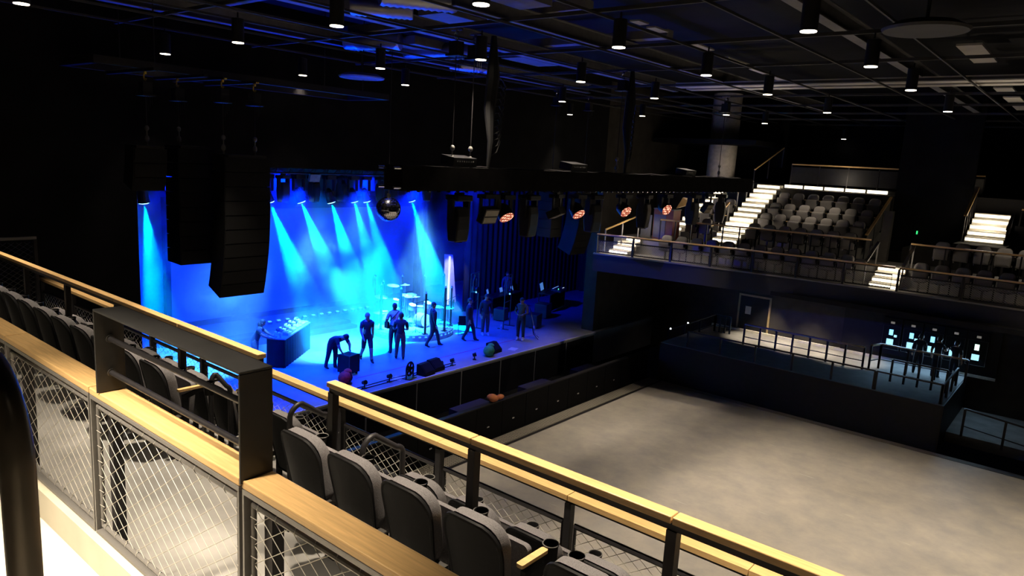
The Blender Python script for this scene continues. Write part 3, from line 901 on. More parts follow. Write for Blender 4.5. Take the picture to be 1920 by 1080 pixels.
for k, (x, y, z) in enumerate(((-13.66, 27.68, 1.815), (-13.26, 28.48, 2.03))):
    o = MB().sphere((0, 0, 0), 0.035, 8, 6).build('step_light', emat('step_light_glow', (0.9, 0.95, 1.0), 6) if k == 0 else bpy.data.materials['step_light_glow'], loc=(x, y, z))
    tag(o, ['lower tiny white step light beside the dim ramp rail', 'upper tiny white step light beside the dim ramp rail'][k], 'light')
# kiosks with lit screens
SCRC = emat('screen_cyan', (0.2, 0.6, 1.0), 2.2)
SCRW = emat('screen_white', (0.4, 0.82, 1.0), 1.2)
SCRG = emat('screen_green', (0.6, 1.0, 0.8), 2.4)
LBLW = emat('label_lamp', (0.8, 0.75, 0.65), 0.16)
for k in range(5):
    x = -5.78+k*0.72
    lb = ['leftmost lit display kiosk, bright tall and square screens', 'lit display kiosk second from the left', 'lit display kiosk with the brightest tall screen, in the middle', 'lit display kiosk behind the two people, only its square screen lit', 'rightmost lit display kiosk with a greenish tall screen'][k]
    t = thing('display_kiosk', lb, 'kiosk', (x, 30.855, 1.6), group='lit display kiosks')
    MB().box(-0.33, 0.33, -0.045, 0.04, 0.45, 1.72).build('cabinet_panel', PLASTIC, t)
    b = MB(); b.tube([(-0.31, -0.045, 0.47), (0.31, -0.045, 0.47), (0.31, -0.045, 1.4), (-0.31, -0.045, 1.4)], 0.006, 4, closed=True); b.build('bezel', GSTEEL, t)
    if k != 3:
        MB().box(-0.085, 0.055, -0.06, -0.045, 1.04, 1.26).build('tall_screen', SCRG if k == 4 else SCRC, t)
    if k < 3: MB().box(0.1, 0.2, -0.06, -0.045, 0.98, 1.07).build('small_screen', SCRW, t)
    MB().box(-0.14, 0.1, -0.06, -0.045, 0.66, 0.88).build('square_screen', SCRW, t)
    MB().box(-0.07, 0.07, -0.06, -0.045, 1.5, 1.58).build('label_lamp', LBLW, t)
l = arealight('kiosk_screen_glow', (-4.4, 30.7, 2.6), (-4.4, 28.0, 1.6), 80, 3.4, 0.7, (0.4, 0.7, 1.0))

# ------------------------------------------------------------------ ceiling services
GRIDM = mat('ceiling_steel', (0.045, 0.045, 0.048), 0.6, 0.0, spec=0.2, var=0.15, scale=3)
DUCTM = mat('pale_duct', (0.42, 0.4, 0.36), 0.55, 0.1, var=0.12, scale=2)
GX = [6.45, 4.6, 2.75, 0.9, -0.95, -2.8, -4.65, -6.5, -8.35, -10.2, -12.05, -13.0, -14.2, -15.75]
for i, x in enumerate(GX):
    o = MB().box(x-0.016, x+0.016, -1.0, 36.0, 10.86, 10.90).build('ceiling_bar', GRIDM)
    tag(o, f'thin ceiling grid bar running away across the hall, {ORD[i]} from the right', 'ceiling bar', 'thin ceiling grid bars')
GY = [2.0, 3.55, 6.6, 9.7, 12.8, 15.9, 19.0, 22.1, 25.2, 28.3, 31.4, 34.5]
for i, y in enumerate(GY):
    o = MB().box(-16.4, 12, y-0.025, y+0.025, 10.90, 10.96).build('ceiling_beam', GRIDM)
    tag(o, f'long ceiling beam running parallel to the balconies, {ORD[i]} from the viewer', 'ceiling beam', 'long ceiling beams')
GIRD = mat('girder_paint', (0.13, 0.13, 0.14), 0.6)
for i, (x, y0, y1) in enumerate(((-11.5, 5.0, 22.0), (-14.95, 5.0, 22.0), (-9.0, 9.0, 30.0), (-4.0, 4.0, 30.0))):
    b = MB(); b.box(x-0.1, x+0.1, y0, y1, 11.08, 11.10); b.box(x-0.01, x+0.01, y0, y1, 11.10, 11.36); b.box(x-0.1, x+0.1, y0, y1, 11.36, 11.38)
    o = b.build('roof_girder', GIRD)
    tag(o, f'roof girder above the ceiling grid running away from the viewer, {["second","first","third","fourth"][i]} from the stage', 'girder', 'roof girders')
for i, (y, x0, x1) in enumerate(((8.1, -16.4, -6.0), (11.6, -16.4, -8.0), (14.8, -16.4, -8.0), (5.3, -16.4, -9.0))):
    o = MB().box(x0, x1, y-0.14, y+0.14, 11.42, 11.6).build('square_duct', GIRD)
    tag(o, f'square duct across the dark ceiling, {["second","third","fourth","first"][i]} from the near side', 'duct', 'square ceiling ducts')
for i, (x0, x1, y0, y1) in enumerate(((-9.6, -8.7, 6.2, 7.6), (-8.5, -7.8, 8.8, 10.2), (-6.3, -5.4, 5.0, 6.7), (-10.7, -10.0, 9.8, 11.0), (-14.2, -13.4, 12.2, 13.6), (-12.9, -12.2, 14.8, 16.4))):
    o = MB().box(x0, x1, y0, y1, 11.2, 11.4).build('ceiling_panel', GIRD)
    tag(o, f'flat ceiling panel above the grid, {ORD[i]} of six by the stage', 'ceiling panel', 'ceiling panels')
for i, (p, q, r) in enumerate((((-9.9, 8.2, 11.2), (-9.3, 9.4, 11.25), 0.2), ((-11.2, 8.6, 11.2), (-10.4, 9.4, 11.2), 0.18), ((-14.9, 11.3, 11.2), (-13.7, 12.0, 11.25), 0.24), ((-14.6, 13.0, 11.2), (-12.7, 13.5, 11.2), 0.22), ((-15.2, 15.2, 11.2), (-14.3, 16.3, 11.2), 0.2))):
    b = MB()
    n_ = 22
    pts = []; rs = []
    for k in range(n_+1):
        s_ = k/n_
        pts.append(V(p).lerp(V(q), s_)); rs.append(r*(1.0 if k % 2 else 0.9))
    b.tube(pts, rs, 14)
    o = b.build('flexible_duct', METAL, smooth=True)
    tag(o, f'ribbed silver duct catching blue light, {ORD[i]} from the viewer', 'duct', 'ribbed ducts')
o = MB().lathe([(0.44, 0), (0.46, 0.03), (0.32, 0.1)], (0, 0, 0), 40).build('round_diffuser', GRIDM, loc=(-1.92, 9.55, 10.3)); tag(o, 'large round grey ceiling disc at the upper right', 'ceiling disc')
MB().cyl((0, 0, 0.1), (0, 0, 0.6), 0.02, 8).build('hanger', GRIDM, o)
o = MB().lathe([(0.52, 0), (0.54, 0.03), (0.4, 0.1)], (0, 0, 0), 40).build('round_diffuser', GIRD, loc=(-14.15, 11.22, 10.3)); tag(o, 'round ceiling disc glowing blue near the proscenium', 'ceiling disc')
MB().cyl((0, 0, 0.1), (0, 0, 0.6), 0.02, 8).build('hanger', GRIDM, o)
# warm lit duct and plates
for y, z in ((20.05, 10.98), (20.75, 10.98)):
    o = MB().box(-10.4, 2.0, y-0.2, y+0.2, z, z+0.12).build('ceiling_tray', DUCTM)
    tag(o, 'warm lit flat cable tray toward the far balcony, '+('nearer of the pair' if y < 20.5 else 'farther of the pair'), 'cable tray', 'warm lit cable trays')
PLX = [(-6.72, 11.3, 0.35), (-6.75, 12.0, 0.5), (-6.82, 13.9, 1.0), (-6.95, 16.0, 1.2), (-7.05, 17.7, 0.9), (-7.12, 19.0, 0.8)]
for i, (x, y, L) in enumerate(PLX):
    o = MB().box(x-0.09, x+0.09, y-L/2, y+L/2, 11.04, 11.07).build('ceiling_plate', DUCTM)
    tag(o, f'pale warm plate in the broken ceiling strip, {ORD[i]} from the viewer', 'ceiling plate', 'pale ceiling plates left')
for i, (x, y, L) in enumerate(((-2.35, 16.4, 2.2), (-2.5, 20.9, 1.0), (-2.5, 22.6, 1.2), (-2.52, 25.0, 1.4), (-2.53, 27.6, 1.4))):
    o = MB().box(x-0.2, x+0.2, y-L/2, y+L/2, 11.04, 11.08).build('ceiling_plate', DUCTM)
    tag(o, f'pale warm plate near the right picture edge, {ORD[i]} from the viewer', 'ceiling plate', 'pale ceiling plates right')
b = MB(); b.box(-16.4, -11.6, 29.6, 38, 9.75, 9.95)
struct('ceiling_soffit', b, WALLB)
spot('ceiling_fill', (-8.2, 21.6, 7.6), (-8.4, 20.4, 11.0), 160, 56, WARM, 0.9, 0.1)  # unseen warm uplights added to brighten the trays and plates
spot('ceiling_fill', (-1.9, 22.4, 7.4), (-1.9, 20.6, 11.0), 240, 56, WARM, 0.9, 0.1)
spot('ceiling_fill', (-7.0, 19.6, 8.2), (-6.9, 16.4, 11.0), 110, 52, WARM, 0.9, 0.1)
spot('ceiling_fill', (-2.5, 25.4, 8.0), (-2.5, 24.2, 11.0), 110, 56, WARM, 0.9, 0.1)

# ------------------------------------------------------------------ rigging: rectangular frame and speaker arrays
rf = thing('rigging_frame', 'long rectangular rigging frame with blue lit edges above the left speaker arrays', 'rigging frame', (-15.0, 9.0, 9.9))
for x in (0.55, -1.0): MB().box(x-0.06, x+0.06, -3.6, 3.3, 0, 0.14).build('long_bar', BSTEEL, rf)
for y in (-3.6, 3.18): MB().box(-0.94, 0.49, y, y+0.12, 0, 0.14).build('end_bar', BSTEEL, rf)
for y in (-2.75, -1.8, -1.4, -0.7): MB().box(-1.0, 1.15, y-0.04, y+0.04, -0.06, -0.002).build('cross_bar', BSTEEL, rf)
for x, y in ((0.55, -2.5), (0.55, 2.5), (-1.0, -2.5), (-1.0, 2.5)): MB().cyl((x, y, 0.14), (x, y, 2.1), 0.012, 6).build('suspension_wire', BSTEEL, rf)
YEL = mat('yellow_paint', (0.55, 0.38, 0.03), 0.5)
def hoist(x, y, ztop, zbot, label, hook=YEL, group='chain hoists'):
    t = thing('chain_hoist', label, 'chain hoist', (x, y, zbot), group=group)
    H_ = ztop-zbot
    b = MB(); b.box(-0.13, 0.13, -0.025, 0.025, H_-0.03, H_); b.tube([(0.05*math.cos(a*0.7), 0, H_-0.12+0.07*math.sin(a*0.7)) for a in range(2, 9)], 0.016, 6); b.box(-0.02, 0.02, -0.02, 0.02, H_-0.08, H_-0.03)
    b.build('hook', hook, t)
    b = MB(); b.box(-0.10, 0.10, -0.09, 0.09, H_-0.46, H_-0.22); b.box(-0.16, 0.16, -0.12, 0.12, H_-0.48, H_-0.45)
    b.build('motor', BLACK, t)
    b = MB(); b.cyl((0, 0, 0.36), (0, 0, H_-0.46), 0.009, 5)
    for k in range(3): b.cyl((0.08+0.02*k, 0.03*k, H_-0.75+0.06*k), (0.08+0.02*k, 0.03*k, H_-0.46), 0.006, 4)
    b.build('chain', BSTEEL, t)
    b = MB(); b.sphere((0, 0, 0.33), 0.045, 8, 6, 1, 1, 1.2); b.sphere((0, 0, 0.13), 0.045, 8, 6, 1, 1, 1.6); b.tube([(-0.02, 0, 0.0), (-0.015, 0, 0.09)], 0.01, 5); b.tube([(0.02, 0, 0.0), (0.015, 0, 0.09)], 0.01, 5); b.cyl((0, 0, 0.18), (0, 0, 0.3), 0.015, 6)
    b.build('shackle', GSTEEL, t)
    return t
SPK = mat('speaker_black', (0.009, 0.009, 0.01), 0.75, var=0.25, scale=3, spec=0.12)
GRILL = mat('speaker_grille', (0.011, 0.011, 0.012), 0.85, var=0.3, scale=90, spec=0.1)
def line_array(name, label, x, y, ztop, n, wy, dx, h, curve0, curve, rz=0.0, side=None, group='hanging speaker arrays'):
    t = thing(name, label, 'speaker array', (x, y, ztop), rz, group=group)
    MB().box(-dx*0.5, dx*0.5, -wy*0.42, wy*0.42, 0.0, 0.05).build('fly_bar', BSTEEL, t)
    px_, pz, ang = dx/2, 0.0, 0.0
    for k in range(n):
        if k >= curve0: ang += curve
        ca, sa = math.cos(ang), math.sin(ang)
        b = MB()
        f0, f1 = (px_, pz), (px_-h*sa, pz-h*ca)
        taper = 0.85
        r0 = (f0[0]-dx*ca, f0[1]+dx*sa-0.015); r1 = (f1[0]-dx*ca, f1[1]+dx*sa+0.0)
        P = lambda q, yy: (q[0], yy, q[1])
        b.hexa([P(r1, -wy/2*taper), P(f1, -wy/2), P(f1, wy/2), P(r1, wy/2*taper), P(r0, -wy/2*taper), P(f0, -wy/2), P(f0, wy/2), P(r0, wy/2*taper)])
        box_ = b.build('speaker_box', SPK, t)
        b = MB()
        e = 0.006
        g0 = (f0[0]+e*ca, f0[1]-e*sa-0.012); g1 = (f1[0]+e*ca, f1[1]-e*sa+0.012)
        b.hexa([P(g1, -wy/2+0.02), P((g1[0]+e, g1[1]), -wy/2+0.02), P((g1[0]+e, g1[1]), wy/2-0.02), P(g1, wy/2-0.02), P(g0, -wy/2+0.02), P((g0[0]+e, g0[1]), -wy/2+0.02), P((g0[0]+e, g0[1]), wy/2-0.02), P(g0, wy/2-0.02)])
        b.build('grille', GRILL, box_)
        px_, pz = f1[0], f1[1]-0.004
    return t
line_array('line_array', 'long black curved speaker array hanging left of stage, the nearest', -13.95, 7.95, 8.33, 10, 1.02, 0.62, 0.29, 4, 0.045)
line_array('line_array', 'straight black speaker column behind the long curved array', -14.9, 7.35, 8.45, 8, 0.8, 0.7, 0.295, 20, 0.0)
line_array('line_array', 'short black wedge speaker cluster left of the long arrays', -14.3, 6.2, 8.42, 3, 0.62, 0.5, 0.27, 0, 0.09)
SIDEM = SPK
line_array('line_array', 'curved speaker array with blue lit side hanging at stage right', -14.2, 21.0, 8.0, 10, 0.95, 0.62, 0.26, 3, 0.05)
line_array('line_array', 'blue lit speaker column behind the far curved array', -14.2, 19.15, 7.9, 6, 0.6, 0.6, 0.29, 20, 0.0)
for i, (x, y, z0, lb) in enumerate(((-14.3, 6.25, 8.47, 'chain hoist with yellow hook over the short wedge cluster'), (-15.0, 7.2, 8.50, 'chain hoist over the straight speaker column'), (-13.95, 7.6, 8.38, 'chain hoist over the near side of the curved array'), (-13.95, 8.3, 8.38, 'chain hoist over the far side of the curved array'))):
    hoist(x, y, 9.87, z0, lb)
hoist(-14.2, 21.0, 10.86, 8.05, 'chain hoist holding the far curved array', CHROME)
hoist(-14.2, 19.15, 10.86, 7.95, 'chain hoist holding the far speaker column', CHROME)

# ------------------------------------------------------------------ front truss with lamps
CL = mat('black_velour', (0.008, 0.0075, 0.008), 0.95, var=0.3, scale=4, spec=0.05)
ft = thing('front_truss', 'long black cloth wrapped lighting truss crossing the hall', 'truss', (-9.5, 16.0, 7.97))
b = MB(); b.box(-0.24, 0.24, -7.75, 7.75, 0.0, 0.43); b.build('cloth_wrap', CL, ft)
b = MB()
for yy in (-7.8, 7.8):
    for xx in (-0.2, 0.2):
        for zz in (0.05, 0.38): b.cyl((xx, yy-0.12, zz), (xx, yy+0.12, zz), 0.025, 8)
b.build('chord_end', CHROME, ft)
MB().tube([(0.15, -6+0.3*k, 0.445+0.012*math.sin(k*1.7)) for k in range(44)], 0.014, 5).build('cable_bundle', BSTEEL, ft)
b = MB()
for k in range(60): b.box(-0.05, 0.0, -7.4+k*0.25, -7.36+k*0.25, -0.04, 0.0)
b.build('clamp_row', CHROME, ft)
for i, y in enumerate((9.85, 13.6, 19.25)):
    b = MB(); b.rbox((0, 0, 0.09), (0.34, 0.62, 0.16), 0, 0.15)
    o = b.build('distribution_box', BLACK, loc=(-9.5, y, 8.43)); tag(o, f'black cable distribution box on the front truss, {ORD[i]} from the left', 'box', 'distribution boxes')
    b = MB()
    for k in range(8): b.box(0.175, 0.19, -0.24+k*0.06, -0.215+k*0.06, 0.07, 0.09)
    b.build('connector_row', CHROME, o)
for i, (y, z1, lb) in enumerate(((10.15, 10.86, 'chain hoist over the left end of the front truss'), (9.66, 10.86, 'slim chain hoist left of the cable bundle'), (15.45, 10.86, 'chain hoist over the middle of the front truss'), (21.5, 10.86, 'chain hoist over the right end of the front truss'))):
    hoist(-9.5, y, z1, 8.42, lb, CHROME, 'front truss hoists')
cbn = thing('cable_bundle', 'dark hanging cable bundle with drooping loops over the front truss', 'cables', (-9.35, 10.5, 8.42))
b = MB()
b.tube([(0, 0, 0), (0.02, 0.02, 0.5), (-0.03, 0, 1.1), (0, 0.03, 1.7), (0.0, 0.0, 2.44)], [0.03, 0.06, 0.11, 0.13, 0.05], 8)
for k in range(9):
    z = 0.3+0.13*k; a = 0.18+0.012*k
    b.tube([(0.0, 0.04, z+0.34), (0.06, 0.04+a*0.6, z+0.36), (0.08, 0.05+a, z+0.2), (0.06, 0.04+a*0.7, z), (0, 0.04, z-0.08)], 0.016, 5)
b.build('cable_loops', PLASTIC, cbn, smooth=True)
cb2 = dup(cbn, (-9.35, 15.6, 8.42), 0.3, 'dark hanging cable bundle over the middle of the front truss')
BODY = mat('fixture_body', (0.014, 0.0135, 0.013), 0.45, spec=0.3, var=0.15, scale=20)
FROST = mat('fixture_window', (0.3, 0.27, 0.22), 0.35)
PINK = emat('pink_led_bead', (1.0, 0.42, 0.28), 1.3)
_n = PINK.node_tree
_vo = _n.nodes.new('ShaderNodeTexVoronoi'); _vo.inputs['Scale'].default_value = 17; _vo.inputs['Randomness'].default_value = 0.35
_tc = _n.nodes.new('ShaderNodeTexCoord'); _n.links.new(_tc.outputs['Object'], _vo.inputs['Vector'])
_rp = _n.nodes.new('ShaderNodeValToRGB'); _rp.color_ramp.elements[0].position = 0.30; _rp.color_ramp.elements[0].color = (1.0, 0.5, 0.34, 1); _rp.color_ramp.elements[1].position = 0.44; _rp.color_ramp.elements[1].color = (0.12, 0.02, 0.01, 1)
_n.links.new(_vo.outputs['Distance'], _rp.inputs['Fac']); _n.links.new(_rp.outputs['Color'], _n.nodes['Principled BSDF'].inputs['Emission Color'])
_n.nodes['Principled BSDF'].inputs['Emission Strength'].default_value = 2.2
PGROUP = 'lamps under the front truss'
def moving_head(y, label, rz=0.0, z=7.93, x=-9.5, tiltlen=0.78, group=PGROUP):
    t = thing('moving_head', label, 'stage light', (x, y, z), rz, group)
    b = MB(); b.box(-0.17, 0.17, -0.21, 0.21, -0.16, -0.05); b.box(-0.03, 0.03, -0.12, 0.12, -0.05, 0); b.build('base', BODY, t, bevel=0.02)
    b = MB()
    for s_ in (-1, 1): MB().box(-0.07, 0.07, s_*0.215-0.03, s_*0.215+0.03, -0.52, -0.12).build('yoke_arm', BODY, t)
    b = MB(); b.prism([(-0.13, -0.28), (0.13, -0.28), (0.16, -0.45), (0.15, -0.7), (0.11, -0.16-tiltlen), (-0.11, -0.16-tiltlen), (-0.15, -0.7), (-0.16, -0.45)], 0.34, lambda u, v_, q: V((u, q-0.17, v_)))
    b.build('head', BODY, t, bevel=0.03)
    MB().lathe([(0.095, 0), (0.085, 0.01)], (0, 0, -0.172-tiltlen), 16).build('lens', mat('dark_lens', (0.03, 0.03, 0.04), 0.1) if 'dark_lens' not in bpy.data.materials else bpy.data.materials['dark_lens'], t)
    return t
mh = moving_head(9.9, 'tall black moving head hanging from the truss, first from the left')
for i, (y, rz_) in enumerate(((12.05, 0.1), (14.55, -0.05), (17.0, 0.2), (19.9, 0.0), (21.9, 0.3))):
    dup(mh, (-9.5, y, 7.93), rz_, f'tall black moving head hanging from the truss, {ORD[i+1]} from the left')
def led_wash(y, label, tilt):
    t = thing('led_wash_light', label, 'stage light', (-9.5, y, 7.93), 0, PGROUP)
    b = MB(); b.box(-0.15, 0.15, -0.17, 0.17, -0.14, -0.05); b.box(-0.03, 0.03, -0.1, 0.1, -0.05, 0); b.build('base', BODY, t)
    b = MB()
    for s_ in (-1, 1): MB().bar((0, s_*0.18, -0.12), (0, s_*0.19, -0.42), 0.1, 0.04).build('yoke_arm', BODY, t)
    m_ = Matrix.Translation((0, 0, -0.42)) @ Matrix.Rotation(tilt[1], 4, 'Z') @ Matrix.Rotation(tilt[0], 4, 'Y')
    b = MB(); b.lathe([(0.10, 0.18), (0.15, 0.1), (0.165, -0.10), (0.16, -0.12)], (0, 0, 0), 20, m_.to_3x3()); b.v = [tuple(V(q)+V((0, 0, -0.42))) for q in b.v]
    h_ = b.build('head', BODY, t, smooth=True)
    b = MB(); b.lathe([(0.155, -0.121), (0.155, -0.124)], (0, 0, 0), 24, m_.to_3x3()); b.v = [tuple(V(q)+V((0, 0, -0.42))) for q in b.v]
    b.build('led_beads', PINK, h_)
    return t
for i, (y, tl) in enumerate(((11.25, (-0.75, -0.15)), (13.85, (-0.8, -0.2)), (15.95, (-1.0, -0.25)), (18.15, (-1.15, -0.35)))):
    led_wash(y, f'wash light with glowing pink led beads under the truss, {ORD[i]} from the left', tl)
def blinder(y, label, tilt, rz=0.0):
    t = thing('blinder_light', label, 'stage light', (-9.5, y, 7.93), rz, PGROUP)
    b = MB(); b.box(-0.12, 0.12, -0.22, 0.22, -0.12, -0.04); b.box(-0.03, 0.03, -0.1, 0.1, -0.04, 0)
    for s_ in (-1, 1): b.bar((0, s_*0.23, -0.08), (0, s_*0.23, -0.45), 0.08, 0.03)
    b.build('yoke', BODY, t)
    b = MB(); b.rbox((0, 0, -0.45), (0.16, 0.42, 0.32), 0, tilt); h_ = b.build('head', BODY, t)
    b = MB()
    for s_ in (-1, 1):
        m_ = Matrix.Translation((0, 0, -0.45)) @ Matrix.Rotation(tilt, 4, 'Y')
        c = m_ @ V((0.085, 0, s_*0.075))
        b.rbox(c, (0.01, 0.38, 0.12), 0, tilt)
    b.build('window', FROST, h_)
    return t
blinder(10.75, 'square two window floodlight under the truss left of the pink wash light', 0.35)
blinder(13.05, 'dark tilted floodlight under the truss before the second pink wash light', 1.1, 0.3)
blinder(20.9, 'small dark floodlight near the right end of the truss', 0.5)

# mirror ball
mbm = mat('mirror_tiles', (0.75, 0.75, 0.8), 0.12, 1.0, var=0.1, scale=60)
mb_ = thing('mirror_ball', 'silver mirror ball hanging left below the front truss', 'mirror ball', (-13.0, 11.16, 7.29))
b = MB()
n_, m_ = 40, 24
vs_ = []; fs_ = []
for i in range(m_):
    a0, a1 = PI*(i+0.06)/m_, PI*(i+0.94)/m_
    seg = max(6, int(n_*math.sin((a0+a1)/2)))
    for k in range(seg):
        p0, p1 = 2*PI*(k+0.05)/seg, 2*PI*(k+0.95)/seg
        q = []
        for a, p in ((a0, p0), (a1, p0), (a1, p1), (a0, p1)):
            q.append((0.29*math.sin(a)*math.cos(p), 0.29*math.sin(a)*math.sin(p), 0.29*math.cos(a)))
        b.add(q, [(0, 1, 2, 3)])
b.build('mirror_tiles', mbm, mb_)
MB().sphere((0, 0, 0), 0.285, 24, 16).build('core', PLASTIC, mb_, smooth=True)
MB().cyl((0, 0, 0.25), (0, 0, 3.57), 0.008, 6).build('wire', BSTEEL, mb_)
MB().cyl((0, 0, 0.25), (0, 0, 0.36), 0.05, 10).build('motor', PLASTIC, mb_)

# ------------------------------------------------------------------ stage set
b = MB(); b.box(-27.06, -27.0, 12.5, 25.2, 1.62, 6.0)
struct('wall_projection_screen', b, SCREENM)
b = MB(); b.box(-27.2, -26.96, 12.3, 12.5, 1.4, 6.1); b.box(-27.2, -26.98, 12.3, 25.2, 6.0, 6.5); b.box(-27.0, -26.98, 12.3, 25.2, 1.4, 1.62)
struct('trim_12', b, DRAPE)
def drape(name, label, p, q, z0, z1, folds, amp, group='black stage drapes'):
    p, q = V(p), V(q)
    d = q-p; nrm = V((-d.y, d.x, 0)).normalized()
    n = folds*6
    b_ = MB()
    vs = []
    for k in range(n+1):
        o_ = nrm*amp*math.sin(2*PI*folds*k/n)
        c = p+d*(k/n)+o_
        vs += [(c.x, c.y, z0), (c.x, c.y, z1)]
    vs += [(a[0]+nrm.x*0.02, a[1]+nrm.y*0.02, a[2]) for a in list(vs)]
    m = 2*(n+1)
    fs = []
    for k in range(n):
        i = 2*k
        fs += [(i, i+2, i+3, i+1), (m+i, m+i+1, m+i+3, m+i+2), (i+1, i+3, m+i+3, m+i+1)]
    b_.add(vs, fs)
    o_ = b_.build(name, DRAPE, smooth=True)
    return tag(o_, label, 'curtain', group)
drape('stage_curtain', 'black pleated drape right of the white panel at the back', (-22.6, 24.1, 0), (-22.9, 34, 0), 1.4, 9.5, 26, 0.09)
drape('stage_curtain', 'narrow black leg drape at the right end of the screen', (-24.6, 22.75, 0), (-24.4, 23.35, 0), 1.4, 9.0, 3, 0.07)
drape('stage_curtain', 'black side drape closing the wing at stage right', (-22.8, 33.8, 0), (-17.2, 33.8, 0), 1.4, 9.5, 16, 0.09)
drape('stage_curtain', 'black side drape at the far left of the stage', (-28.0, 6.0, 0), (-17.3, 6.2, 0), 1.4, 9.5, 26, 0.09)
drape('stage_curtain', 'black border drape behind the lamp batten', (-23.6, 5.5, 0), (-23.6, 25.5, 0), 7.0, 10.0, 40, 0.06)
wp = thing('white_flat', 'tall white lit panel in the curtain gap at the back of the stage', 'scenery panel', (-23.2, 23.75, 1.4))
b = MB(); b.hexa([(-0.03, -0.32, 0.6), (0.0, -0.32, 0.6), (0.0, 0.50, 0.35), (-0.03, 0.50, 0.35), (-0.03, -0.38, 2.72), (0.0, -0.38, 2.72), (0.0, 0.16, 2.66), (-0.03, 0.16, 2.66)]); b.build('panel', WHITE, wp)
MB().box(0.0, 0.05, -0.09, -0.03, 0.3, 2.6).build('bright_edge', emat('edge_glow', (0.8, 0.85, 1.0), 1.3), wp)  # edge made to glow in place of light on the panel
MB().box(-0.02, 0.02, -0.36, -0.30, 0.0, 0.7).build('leg', BSTEEL, wp); MB().box(-0.02, 0.02, 0.3, 0.36, 0.0, 0.5).build('leg', BSTEEL, wp)
spot('panel_fill', (-21.6, 23.3, 4.6), (-23.2, 23.75, 2.9), 190, 50, (0.8, 0.85, 1.0), 0.6, 0.05)  # unseen lamp added to lift the white panel
# upstage steps
st = thing('stage_step', 'long low two tread step across the back of the stage', 'step', (-23.5, 13.7, 1.4))
MB().box(-0.55, 0.0, -5.5, 4.6, 0, 0.24).build('upper_tread', GREYP, st)
MB().box(0.0, 0.42, -5.5, 4.6, 0, 0.12).build('lower_tread', GREYP, st)
for k in range(14):
    y = 15.4+k*0.42
    o = MB().rbox((0, 0, 0.08), (0.14, 0.2, 0.1), 0, 0.3).build('floor_light', BODY, loc=(-25.6, y, 1.4))
    MB().rbox((0.02, 0, 0.135), (0.1, 0.14, 0.012), 0, 0.3).build('lens', emat('cyan_floor_lens', (0.1, 0.75, 1.0), 1.3) if k == 0 else bpy.data.materials['cyan_floor_lens'], o)
    tag(o, f'small cyan floor light before the screen, {ORD[k]} from the left', 'floor light', 'cyan floor lights')
# batten with fixtures
bt = thing('lamp_batten', 'dark lamp batten across the stage above the blue beams', 'batten', (-21.0, 14.5, 7.75))
for x, z in ((-0.15, 0), (0.15, 0), (0, 0.26)): MB().cyl((x, -6.5, z), (x, 6.0, z), 0.025, 8).build('chord', STEEL, bt)
b = MB()
for k in range(25):
    y = -6.4+k*0.5
    b.cyl((-0.15, y, 0), (0, y+0.25, 0.26), 0.012, 5); b.cyl((0, y+0.25, 0.26), (0.15, y, 0), 0.012, 5); b.cyl((-0.15, y, 0), (0.15, y+0.25, 0), 0.012, 5)
b.build('lattice', STEEL, bt)
for y in (-6, 0, 6): MB().cyl((0, y, 0.26), (0, y, 4.24), 0.01, 5).build('suspension_wire', BSTEEL, bt)
BEAML = emat('blue_beam_lens', (0.25, 0.75, 1.0), 14.0)
for i, (a, t_) in enumerate(BEAMS):
    t = thing('beam_light_head', f'blazing blue beam light under the batten, {ORD[i]} from the left', 'stage light', (a[0], a[1], 7.72), 0, 'blue beam lights')
    b = MB(); b.box(-0.16, 0.16, -0.18, 0.18, -0.16, -0.02); b.build('base', BODY, t)
    for s_ in (-1, 1): MB().box(-0.06, 0.06, s_*0.19-0.025, s_*0.19+0.025, -0.56, -0.08).build('yoke_arm', BODY, t)
    d = (V(t_)-V(a)).normalized()
    c = V((0, 0, a[2]-7.72))
    MB().tube([c-d*0.22, c-d*0.1, c+d*0.2, c+d*0.27], [0.08, 0.14, 0.15, 0.16], 16).build('head', BODY, t)
    MB().tube([c+d*0.272, c+d*0.282], 0.14, 16).build('lens', BEAML, t)
for i, y in enumerate((10.2, 11.4, 13.5, 14.7, 15.85, 17.6, 18.3, 20.0)):
    h = dup(mh, (-21.0, y, 7.72), 0.15*i, f'dark moving head between the blue beams, {ORD[i]} from the left', 'dark moving heads on the stage batten')
o = MB().rbox((0, 0, 0), (0.1, 0.4, 0.26), 0, 0.3).build('floodlight', FROST, loc=(-20.7, 14.5, 7.62)); tag(o, 'grey frosted floodlight window on the stage batten', 'stage light')
